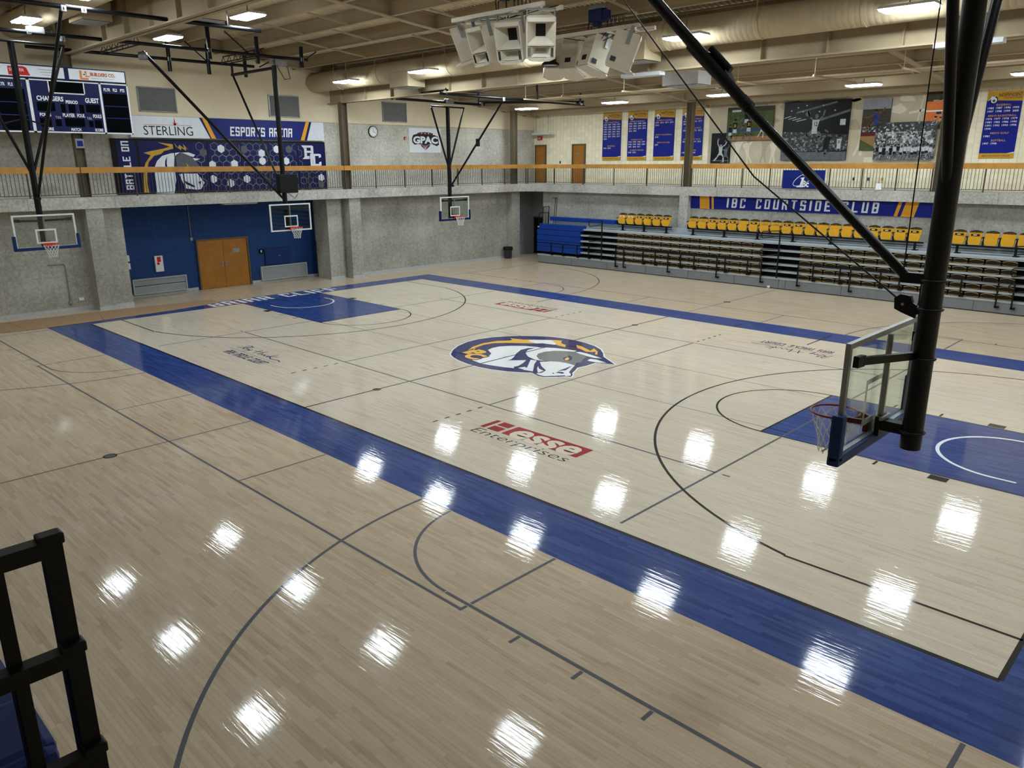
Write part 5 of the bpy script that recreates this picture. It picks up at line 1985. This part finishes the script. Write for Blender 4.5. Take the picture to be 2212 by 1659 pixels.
b, Q, w, h, loc, lb = print_board(-6.0, 5.47, -4.92, 6.92, 'small black and white print of a basketball player next to the steel column', 'photo_black')
player(b, Q, .55, .5, .55, 'photo_light', 'photo_light', 'photo_light', (120, 30), (-120, -60))
player(b, Q, .85, .4, .5, 'photo_grey', 'photo_grey', 'photo_grey', (200, 60), (-110, -60), zz=.003)
b.disc(Q, .4, 1.15, .06, 'photo_grey', .003)
b.rect(Q, .1, .08, 1.0, .14, 'photo_grey', .002)
hang(b, loc, lb)
b, Q, w, h, loc, lb = print_board(-5.14, 6.54, -2.7, 8.1, 'colour print of baseball players celebrating on grass', 'photo_green', .07)
b.rect(Q, 0, h * .86, w, h, 'photo_trees', .001)
b.rect(Q, 0, 0, w, h * .12, 'photo_sand', .001)
b.rect(Q, 0, h * .28, w, h * .33, 'photo_blue', .001)
b.rect(Q, w * .1, h * .86, w * .3, h * .92, 'photo_light', .002)
for x, z, s, n_ in ((.45, .5, .62, '20'), (.2, .35, .5, False), (1.2, .55, .62, '31'), (1.05, .95, .6, False), (1.9, .48, .42, False)):
    player(b, Q, x, z, s, 'photo_black' if s > .45 else 'photo_grey', 'photo_light', 'photo_light' if s < .5 else 'photo_grey', (100, 60) if z > .6 else (60, 20), (-110, -75), n_)
hang(b, loc, lb, .056)
b, Q, w, h, loc, lb = print_board(-2.2, 5.58, .91, 8.19, 'largest black and white print of a leaping basketball player in a full gym', 'photo_black', .09)
b.rect(Q, 0, h * .0, w, h * .14, 'photo_grey', .001)
b.poly(Q, [(0, h * .14), (w, h * .17), (w, h * .42), (w * .5, h * .46), (0, h * .5)], 'crowd_dark', .002)
for x, z in ((.35, .93), (.6, .92), (.12, .85), (.78, .83), (.3, .83), (.22, .9), (.55, .82)):
    b.disc(Q, w * x, h * z, .04, 'photo_light', .003, 10, .03)
for k in range(4):
    b.stroke(Q, [(.05 + .2 * k, h * (.73 - .02 * k)), (.35 + .25 * k, h * (.76 - .02 * k))], .03, 'photo_light', .003)
b.poly(Q, [(w * .45, h * .62), (w, h * .8), (w, h * .84), (w * .45, h * .66)], 'photo_grey', .0015)
b.poly(Q, [(w * .2, h * .8), (w * .8, h * .95), (w * .8, h * .98), (w * .2, h * .83)], 'photo_grey', .0015)
player(b, Q, 1.55, 1.35, .8, 'photo_light', 'photo_light', 'photo_grey', (140, 45), (-140, -60), '12', .1, .006, 'photo_grey')
player(b, Q, 2.15, .62, .75, 'photo_black', 'photo_black', 'photo_grey', (160, 120), (-140, -100), False, .25, .006)
player(b, Q, 2.75, .62, .55, 'photo_light', 'photo_light', 'photo_grey', (-60, -100), (-100, -80), '20', 0, .006)
b.disc(Q, 1.18, 2.06, .12, 'photo_grey', .006)
b.rect(Q, w * .87, h * .58, w * .95, h * .68, 'photo_light', .004)
hang(b, loc, lb)
b, Q, w, h, loc, lb = print_board(1.46, 5.98, 2.64, 8.14, 'tall colour print of a long jumper in blue above a sand pit', 'photo_trees', .06)
b.rect(Q, 0, h * .8, w, h, 'photo_sky', .001)
b.rect(Q, 0, 0, w, h * .3, 'photo_sand', .001)
b.poly(Q, [(0, 0), (w * .75, 0), (0, h * .22)], 'photo_green', .002)
b.rect(Q, 0, h * .28, w, h * .38, 'photo_red', .002)
b.rect(Q, 0, h * .36, w, h * .46, 'crowd_white', .003)
player(b, Q, .62, 1.2, .62, 'photo_blue', 'photo_blue', 'skin_brown', (215, 30), (-140, -20), '51', -.15, .006)
hang(b, loc, lb)
b, Q, w, h, loc, lb = print_board(2.14, 5.58, 4.6, 7.12, 'wide print of a cheering crowd in white shirts', 'crowd_white', .09)
b.rect(Q, 0, h * .75, w, h, 'crowd_dark', .002)
rr = random.Random(9)
for k in range(16):
    x = .15 + k * .145
    player(b, Q, x, .3 + rr.uniform(-.03, .06), .36, 'photo_light' if k > 7 or k % 2 else 'photo_black', 'photo_black' if k % 3 else 'photo_grey', 'photo_grey', (110, 70) if k % 2 else (-60, -110), (-95, -85), False, 0, .004 + .001 * (k % 3))
for k in range(60):
    x, z = rr.uniform(.1, w - .1), rr.uniform(.65, h - .12)
    b.disc(Q, x, z, rr.uniform(.02, .045), rr.choice(['photo_light', 'photo_grey', 'photo_light']), .006, 8)
hang(b, loc, lb, .066)
b, Q, w, h, loc, lb = print_board(4.06, 6.8, 5.6, 8.3, 'colour print of volleyball players in orange partly behind the near mast', 'photo_orange', .05)
for q in ((.3, 1.2, .5, .28), (.9, 1.3, .5, .2), (.6, .1, .6, .2)):
    b.rect(Q, q[0] - .3, q[1] - .1, q[0] + q[2] - .1, q[1] + q[3], 'photo_trees', .001)
player(b, Q, .5, .72, .6, 'photo_orange', 'photo_black', 'skin_pale', (30, 150), (-100, -80), False, 0, .004)
player(b, Q, .95, .7, .6, 'photo_orange', 'photo_black', 'skin_pale', (80, 60), (-100, -80), False, 0, .004)
b.rect(Q, 0, h * .46, w, h * .5, 'text_white', .01)
player(b, Q, .4, .1, .5, 'photo_orange', 'photo_blue', 'skin_pale', (200, 340), (-100, -80), '5', 0, .011)
hang(b, loc, lb)

t = MB()
Q = Plane((0, 0, 0), (1, 0, 0), (0, 0, 1))
t.slab(Q, 0, 0, 11.4, .61, .03, 'banner_blue')
Q = Plane((0, -.03, 0), (1, 0, 0), (0, 0, 1))
t.poly(Q, [(.56, 0), (1.1, 0), (1.05, .61), (.51, .61)][::1], 'gold_vinyl', .003)
t.poly(Q, [(1.22, 0), (1.34, 0), (1.29, .61), (1.17, .61)], 'gold_vinyl', .003)
t.poly(Q, [(10.08, 0), (10.6, 0), (10.75, .61), (10.23, .61)], 'gold_vinyl', .003)
t.poly(Q, [(9.8, 0), (9.94, 0), (10.09, .61), (9.95, .61)], 'gold_vinyl', .003)
t.block(Q, 'IBC', 2.02, .09, 3.0, .54, 'text_white', .004, gap=.62, tv=.32, th=.16, shear=.06)
t.block(Q, 'COURTSIDE', 3.55, .09, 7.1, .54, 'text_white', .004, gap=.62, tv=.32, th=.16, shear=.06)
t.block(Q, 'CLUB', 7.6, .09, 9.15, .54, 'text_white', .004, gap=.62, tv=.32, th=.16, shear=.06)
tag(t.build('wall_banner', None, None), 'long blue banner with gold stripes above the gold seats', 'banner').location = (-5.88, YF, 3.29)

t = MB()
Q = Plane((0, 0, 0), (1, 0, 0), (0, 0, 1))
t.slab(Q, 0, 0, 1.93, .8, .015, 'royal_vinyl')
Q = Plane((0, -.015, 0), (1, 0, 0), (0, 0, 1))
t.poly(Q, [(.68, .06), (.98, .06), (.98, .1), (.93, .12), (1.02, .5), (.84, .46), (.84, .43), (.9, .42), (.82, .12), (.68, .1)], 'text_white', .003)
t.disc(Q, 1.0, .63, .075, 'text_white', .003)
t.text(Q, 'Bc', .95, .07, 1.24, .35, 'text_white', .003, .03)
for k in range(22):
    a0, a1 = math.radians(40 + 12 * k), math.radians(52 + 12 * k)
    f = lambda a: (.98 + .5 * math.cos(a) * .93 - .2 * math.sin(a) * .37, .42 + .5 * math.cos(a) * .5 + .2 * math.sin(a) * .93)
    t.stroke(Q, [f(a0), f(a1)], .012 + .014 * math.sin(math.pi * k / 22), 'text_white', .003)
tag(t.build('logo_flag', None, None), 'blue logo flag tied to the balcony railing', 'flag').location = (-.96, YS - .03, 4.35)
m = MB()
m.slab(Plane((0, 0, 0), (1, 0, .05), (0, 0, 1)), 0, 0, .24, .26, .006, 'paper')
tag(m.build('paper_sheet', None, None), 'white paper sheet taped to the foot of the balcony railing', 'paper').location = (3.15, YS - .02, 4.36)

t = thing('exit_sign', 'red exit sign above the corner balcony door', 'exit sign', (-17.9, YU, 6.86))
m = MB()
m.slab(Plane((0, 0, 0), (1, 0, 0), (0, 0, 1)), -.18, 0, .18, .23, .06, 'exit_red')
m.build('body', t)
m = MB()
m.text(Plane((0, -.06, 0), (1, 0, 0), (0, 0, 1)), 'EXIT', -.14, .05, .14, .18, 'text_white', .003, .01)
m.build('lettering', t)
m = MB()
m.box((-.72, -.12, -.06), (.72, .12, .05), 'lamp_body')
m.box((-.7, -.1, -.07), (.7, .1, -.06), 'lamp_off')
for s in (-.5, .5):
    m.tube([(s, 0, .04), (s, 0, 1.27)], .008, 'black_steel', 5)
tag(m.build('strip_light', None, None), 'unlit hanging strip light before the corner balcony door', 'ceiling light').location = (-17.3, YU - .5, 7.22)
for x, lb, mm in ((1.35, 'dark outlet plate on the cream wall, nearest the blue logo flag', 'dark_grey'), (2.0, 'dark outlet plate on the cream wall, in the middle of three', 'dark_grey'), (2.6, 'brass outlet plate on the cream wall above the taped paper sheet', 'mane_gold')):
    m = MB()
    m.rbox((0, -.015, 0), (.09, .03, .13), mm, .005)
    tag(m.build('wall_outlet', None, None), lb, 'outlet').location = (x, YU, 4.75)
m = MB()
m.rbox((0, -.015, 0), (.09, .03, .14), 'dark_grey', .005)
tag(m.build('light_switch', None, None), 'small switch plate between the two oak balcony doors', 'switch').location = (-16.25, YU, 5.55)

# ---- paper floor covering along the scoreboard wall
for pts, lb in (([(-16.9, -14), (-14.94, -14), (-14.94, -10.4), (-14.74, -9.53), (-16.95, -9.7), (-17.0, -10)], 'brown paper floor covering, the piece under the scoreboard end'),
                ([(-16.95, -9.68), (-14.74, -9.51), (-14.74, -7.08), (-16.75, -6.66)], 'brown paper floor covering, the middle piece with two taped seams'),
                ([(-16.75, -6.64), (-14.74, -7.06), (-14.86, -4.59), (-15.18, -2.39), (-16.15, -2.3)], 'brown paper floor covering, the piece that runs to the first painted letter')):
    m = MB()
    m.prism(Plane((0, 0, .0058), (1, 0, 0), (0, 1, 0)), pts, .006, 'cardboard')
    tag(m.build('floor_covering', None, (0, 0, 0)), lb, 'floor covering')

# ================================================================ LIGHTS
LW = {}
def high_bay(x, y, h, label, glow, protos={}):
    first = protos.setdefault(glow, [])
    if not first:
        t = thing('high_bay_light', label, 'ceiling light', (x, y, h))
        m = MB()
        m.add([(-.63, -.3, 0), (.63, -.3, 0), (.63, .3, 0), (-.63, .3, 0), (-.6, -.24, .07), (.6, -.24, .07), (.6, .24, .07), (-.6, .24, .07)],
              [(4, 5, 6, 7), (0, 1, 5, 4), (1, 2, 6, 5), (2, 3, 7, 6), (3, 0, 4, 7), (3, 2, 1, 0)], 'lamp_body')
        m.build('housing', t)
        for s in (-1, 1):
            m = MB()
            a, b = s * .15 - .135, s * .15 + .135
            m.add([(-.6, a, 0), (.6, a, 0), (.6, b, 0), (-.6, b, 0), (-.58, a + .02, -.045), (.58, a + .02, -.045), (.58, b - .02, -.045), (-.58, b - .02, -.045)],
                  [(7, 6, 5, 4), (0, 4, 5, 1), (1, 5, 6, 2), (2, 6, 7, 3), (3, 7, 4, 0)], glow)
            m.build('lens', t)
        first.append(t)
    else:
        t = copy_tree(first[0])
        t.location = (x, y, h)
        t['label'] = label
    t['group'] = 'lit high bay lights'
    m = MB()
    top = roof(y) + .46 - h
    m.tube([(0, 0, .07), (0, 0, top)], .018, 'tan_paint', 6)
    m.build('hanger', t)
    return t


ROWS = [(3.85, 8.92, 'row before the far deep girder', [-14.3, -9.1, -3.7, 2.55, 8.5, 14.2]),
        (9.0, 8.75, 'row hidden behind the far deep girder', [-14.4, -8.8, -3.4, 2.9, 8.5, 14.2]),
        (16.0, 8.38, 'row over the bleachers', [-15.1, -9.1, -3.2, 2.95, 8.6, 14.2]),
        (-3.7, 9.88, 'row over the main court', [-14.2, -8.3, -3.0, 3.1, 9.1, 15.0]),
        (-8.35, 9.86, 'row over the near blue band', [-13.6, -8.3, -2.85, 3.1, 9.2, 15.0]),
        (-13.4, 9.86, 'unseen row added over the near side court', [-13.6, -8.3])]  # two unseen lamps added to brighten the floor towards the scoreboard end
for y, h, nm, xs in ROWS:
    for i, x in enumerate(xs):
        high_bay(x, y, h, 'lit high bay light, %s from the scoreboard wall, %s' % (ORD[i], nm), 'lamp_glow' if y > 0 else 'lamp_glow_dim')
for x, z, lb in ((.05, 8.2, 'unlit white light box under the far deep girder beside the speakers'), (9.45, 8.2, 'unlit white light box under the far deep girder behind the near mast')):
    t = thing('light_box', lb, 'ceiling light', (x, 5.35, z))
    m = MB()
    m.box((-.75, -.15, -.05), (.75, .15, .06), 'lamp_body')
    m.build('housing', t)
    m = MB()
    m.box((-.7, -.12, -.06), (.7, .12, -.05), 'lamp_off')
    m.build('lens', t)
t = thing('dome_light', 'round black dome light hanging among the far speakers', 'ceiling light', (-1.11, 2.2, 8.36))
m = MB()
m.lathe((0, 0, 0), [(.0, .24), (.07, .24), (.09, .14), (.26, .03), (.27, -.02), (.25, -.03), (.24, 0)], 'black_steel', 22)
m.tube([(0, 0, .24), (0, 0, 1.9)], .01, 'black_steel', 5)
m.build('dome', t)
m = MB()
m.lathe((0, 0, -.01), [(0, 0), (.24, 0)], 'lamp_off', 22)
m.build('lens', t)

# ================================================================ DUCTS
def duct(name, label, y, z, r, x0, x1, sleeves, boxes):
    t = thing(name, label, 'duct', (0, y, z))
    m = MB()
    pts, rs = [], []
    x = x0
    n = int((x1 - x0) / .16)
    for i in range(n + 1):
        xx = x0 + (x1 - x0) * i / n
        pts += [(xx, 0, 0), (xx + .01, 0, 0), (xx + .02, 0, 0)]
        rs += [r, r - .004, r]
    m.tube(pts, rs, 'tan_duct', 28)
    m.build('pipe_run', t)
    for x in sleeves:
        m = MB()
        m.tube([(x - .03, 0, 0), (x + .03, 0, 0)], r + .015, 'tan_duct', 28)
        m.tube([(x, r + .01, 0), (x, r + .01, roof(y) - z + .3)], .012, 'tan_paint', 5)
        m.tube([(x, -r - .01, 0), (x, -r - .01, roof(y) - z + .3)], .012, 'tan_paint', 5)
        m.build('hanger_strap', t)
    for x, dy, dz in boxes:
        m = MB()
        m.box((x - .6, dy - .45, dz - .55), (x + .6, dy + .45, dz), 'tan_duct')
        d = m.build('diffuser', t)
        m = MB()
        m.box((x - .55, dy - .4, dz - .56), (x + .55, dy + .4, dz - .55), 'dark_grey')
        for k in range(12):
            a = x - .52 + k * .09
            m.box((a, dy - .4, dz - .575), (a + .03, dy + .4, dz - .56), 'grille_grey')
        m.build('grille', d)
    return t


duct('round_duct', 'long round tan duct along the far deep girder', 4.78, 9.18, .42, -18.3, 19.8, [-16, -12.9, -8.4, -4.4, -1, 1.4, 4.4, 7.2, 10, 13], [(-11.3, .0, -.1), (.2, .0, -.1)])
duct('round_duct', 'round tan duct on the court side of the near deep girder', -5.05, 10.22, .4, -8.6, 19.8, [-6.5, -3.5, 0, 4, 8], [(-8.6, .05, -.05)])
duct('round_duct', 'round tan duct on the wall side of the near deep girder', -7.55, 10.3, .4, -18.3, 19.8, [-15, -11, -7, -3], [(-12.6, .75, .1)])
t = thing('diffuser_box', 'white air diffuser box hanging beyond the far deep girder', 'diffuser', (-1.0, 9.6, 8.25))
m = MB()
m.box((-.75, -.45, -.03), (.75, .45, .42), 'lamp_body')
m.tube([(-.5, 0, .4), (-.5, 0, roof(9.6) - 8.2)], .015, 'tan_paint', 5)
m.tube([(.5, 0, .4), (.5, 0, roof(9.6) - 8.2)], .015, 'tan_paint', 5)
m.build('housing', t)
m = MB()
m.box((-.7, -.4, -.04), (.7, .4, -.03), 'dark_grey')
for k in range(14):
    m.box((-.68 + k * .1, -.4, -.06), (-.63 + k * .1, .4, -.04), 'grille_grey')
m.build('grille', t)

# twin pipes on trapeze hangers before the far wall
for dy, lb in ((11.25, 'thin tan ceiling pipe, the one nearer the court, over the bleachers'), (11.95, 'thin tan ceiling pipe, the one nearer the far wall, over the bleachers')):
    m = MB()
    m.tube([(-10, 0, 0), (20, 0, 0)], .04, 'tan_paint', 8)
    tag(m.build('ceiling_pipe', None, None), lb, 'pipe').location = (0, dy, 8.33)
for i, x in enumerate((-9.6, -7.4, -4.2, -1.9, .8, 3.6, 6.4)):
    t = thing('trapeze_hanger', 'tan trapeze hanger under the ceiling pipes, %s from the scoreboard wall' % ORD[i], 'hanger', (x, 11.8, 8.25), 0, 'trapeze hangers')
    m = MB()
    m.box((-.03, -1.8, -.03), (.03, 1.8, .03), 'tan_paint')
    m.build('bar', t)
    for s in (-1.7, 1.7):
        m = MB()
        m.tube([(0, s, .03), (0, s, roof(11.8 + s) + .3 - 8.25)], .01, 'tan_paint', 5)
        m.build('rod', t)

# ================================================================ SPEAKER CLUSTERS
def speaker(x, y, z, az, tilt, label):
    """a horn loaded cabinet; its mouth looks along local -Y"""
    t = thing('horn_speaker', label, 'speaker', (x, y, z))
    t.rotation_euler = (math.radians(tilt), 0, math.radians(az + 90))
    c = 'speaker_cream'
    w, h, d = .36, .62, .7

    class Part(MB):
        def build(s, name, parent):
            s.v = [(a_, b_, c_ * .76) for a_, b_, c_ in s.v]
            return MB.build(s, name, parent)
    m = Part()
    # shell tapering to the back
    F = [(-w, -.3, -h), (w, -.3, -h), (w, -.3, h), (-w, -.3, h)]
    Bk = [(-w * .72, d - .3, -h * .95), (w * .72, d - .3, -h * .95), (w * .72, d - .3, h * .95), (-w * .72, d - .3, h * .95)]
    m.add(F + Bk, [(4, 5, 1, 0), (5, 6, 2, 1), (6, 7, 3, 2), (7, 4, 0, 3), (7, 6, 5, 4)], c)
    # front rim around both horns
    for q in ((-w, -w + .03, -h, h), (w - .03, w, -h, h), (-w, w, h - .12, h), (-w, w, -h, -h + .04), (-w, w, -.22, -.17)):
        m.box((q[0], -.3, q[2]), (q[1], -.27, q[3]), c)
    m.build('cabinet', t)
    m = Part()
    a = [(-w + .03, -.3, -.17), (w - .03, -.3, -.17), (w - .03, -.3, h - .12), (-w + .03, -.3, h - .12)]
    b = [(-.12, .05, -.02), (.12, .05, -.02), (.12, .05, .36), (-.12, .05, .36)]
    m.add(a + b, [(0, 1, 5, 4), (1, 2, 6, 5), (2, 3, 7, 6), (3, 0, 4, 7)], c)
    m.build('bass_horn', t)
    m = Part()
    m.box((-.12, .05, -.02), (.12, .06, .36), 'speaker_dark')
    m.build('throat', t)
    m = Part()
    a = [(-w + .12, -.3, -h + .06), (w - .12, -.3, -h + .06), (w - .12, -.3, -.24), (-w + .12, -.3, -.24)]
    b = [(-.1, -.02, -.42), (.1, -.02, -.42), (.1, -.02, -.36), (-.1, -.02, -.36)]
    m.add(a + b, [(0, 1, 5, 4), (1, 2, 6, 5), (2, 3, 7, 6), (3, 0, 4, 7), (4, 5, 6, 7)], c)
    m.tube([(-w + .1, -.3, -h + .04), (-.1, -.36, -h + .035), (.1, -.36, -h + .035), (w - .1, -.3, -h + .04)], .02, c, 6)
    for s in (-1, 1):
        for k in range(3):
            m.box((s * (w - .075) - .03 + .02 * k, -.302, -h + .08), (s * (w - .075) - .02 + .02 * k, -.29, -.26), 'speaker_dark')
        m.box((s * (w - .065) - .045, -.285, -h + .05), (s * (w - .065) + .045, -.28, -.24), 'speaker_cream')
    m.build('treble_horn', t)
    m = Part()
    pr = [(-w * .9, -.25), (-w * .6, -.42), (0, -.48), (w * .6, -.42), (w * .9, -.25), (w * .72, d - .32), (-w * .72, d - .32)]
    m.prism(Plane((0, 0, -h - .03), (1, 0, 0), (0, 1, 0)), pr, .05, c)
    m.build('foot', t)
    m = Part()
    for s in (-1, 1):
        m.box((s * w * .93 - .015, -.05, .2), (s * w * .93 + .015, .05, h + .2), 'grey_metal')
    m.box((-w, -.04, h + .16), (w, .04, h + .2), 'grey_metal')
    m.build('bracket', t)
    m = Part()
    m.box((-.09, d - .31, -.4), (.09, d - .28, -.22), 'speaker_dark')
    m.build('terminal_plate', t)
    for s in (-1, 1):
        m = Part()
        m.obar((s * w * .86, .16, -.4), (s * w * .82, .3, -.4), .03, .16, 'dark_grey')
        m.build('handle', t)
    return t


names = ['facing the scoreboard', 'second from the scoreboard side', 'third from the scoreboard side', 'facing the viewer']
cxs = [(-2.15, -.3, 8.8), (-.68, -.9, 8.62), (.61, -1.2, 8.54), (1.72, -1.35, 8.5)]
for i, az in enumerate((-135, -98, -68, -46)):
    speaker(*cxs[i], az, 20, 'cream horn speaker of the near cluster, ' + names[i])
cxs = [(-2.02, 3.4, 8.7), (-.89, 3.05, 8.58), (.36, 2.6, 8.53), (1.81, 2.0, 8.44)]
nm2 = ['end cabinet closest to the scoreboard', 'second cabinet seen from its back', 'third cabinet seen from its back', 'end cabinet seen side on']
for i, az in enumerate((128, 105, 75, 35)):
    speaker(*cxs[i], az, 20, 'cream horn speaker of the far cluster, ' + nm2[i])
SPK = {-1: [], 1: []}
for q in [x for x in bpy.data.objects if x.name.startswith('horn_speaker')]:
    SPK[-1 if 'near' in q['label'] else 1].append(q)
for (x, y, z), lb, s in (((-.1, -.75, 9.28), 'cream steel frame that carries the near speakers', -1), ((.45, 2.55, 9.1), 'cream steel frame that carries the far speakers', 1)):
    t = thing('speaker_frame', lb, 'frame', (x, y, z))
    m = MB()
    for dy in (-.35, .35):
        m.obar((-1.7, dy, 0), (1.7, dy, 0), .08, .1, 'speaker_cream')
    for dx in (-1.2, -.4, .4, 1.2):
        m.obar((dx, -.35, -.02), (dx, .35, -.02), .05, .05, 'speaker_cream')
    m.build('beams', t)
    bpy.context.view_layer.update()
    for q in SPK[s]:
        top = q.matrix_world @ Vector((0, 0, .58)) - Vector((x, y, z))
        m = MB()
        m.obar((max(-1.6, min(1.6, top.x)), .3 if top.y > 0 else -.3, -.02), top, .06, .06, 'speaker_cream')
        m.build('arm', t)
    hz = roof(y) - z - .95 if s > 0 else roof(y) - z - .95
    m = MB()
    for dx in (-1.6, -.6, .6, 1.6):
        m.tube([(dx, -.3 * s, .05), (0, 0, hz)], .012, 'black_steel', 5)
    m.build('slings', t)
    m = MB()
    for k in range(5):
        m.obar((.1 + .14 * k, .2, .1), (.1 + .14 * k + .1, .2, .45), .02, .02, 'bronze_bar')
        m.obar((.2 + .14 * k, .2, .1), (.1 + .14 * k, .2, .45), .02, .02, 'bronze_bar')
    for zz in (.08, .45):
        m.obar((.05, .2, zz), (.85, .2, zz), .03, .03, 'bronze_bar')
    m.build('chain_guard', t)
for (x, y), lb in (((-.1, -.75), 'blue chain hoist above the near speakers'), ((.4, 2.55), 'blue chain hoist above the far speakers')):
    z = roof(y) - .28
    t = thing('chain_hoist', lb, 'hoist', (x, y, z))
    m = MB()
    m.rbox((0, 0, .05), (.5, .3, .34), 'hoist_blue', .03)
    m.rbox((.3, 0, .05), (.16, .24, .26), 'hoist_blue', .03)
    m.rbox((-.02, 0, -.16), (.2, .2, .14), 'hoist_blue', .02)
    m.build('motor', t)
    m = MB()
    m.tube([(.05, 0, -.2), (.05, 0, -.42)], .02, 'black_steel', 6)
    m.ring((.05, 0, -.48), .05, .018, 'black_steel', 14, 6, (0, 1, 0))
    m.tube([(.05, 0, -.5), (.12, 0, -.62), (.05, 0, -.68), (-.02, 0, -.62)], .015, 'black_steel', 6)
    m.build('hook', t)
    m = MB()
    m.tube([(-.25, 0, .1), (-.35, 0, -.2), (-.32, 0, -.45), (-.25, 0, -.5), (-.24, 0, -.2)], .015, 'black_steel', 6)
    m.build('slack_chain', t)
    m = MB()
    m.box((-.3, -.06, .22), (.3, .06, .3), 'grey_metal')
    m.build('trolley', t)
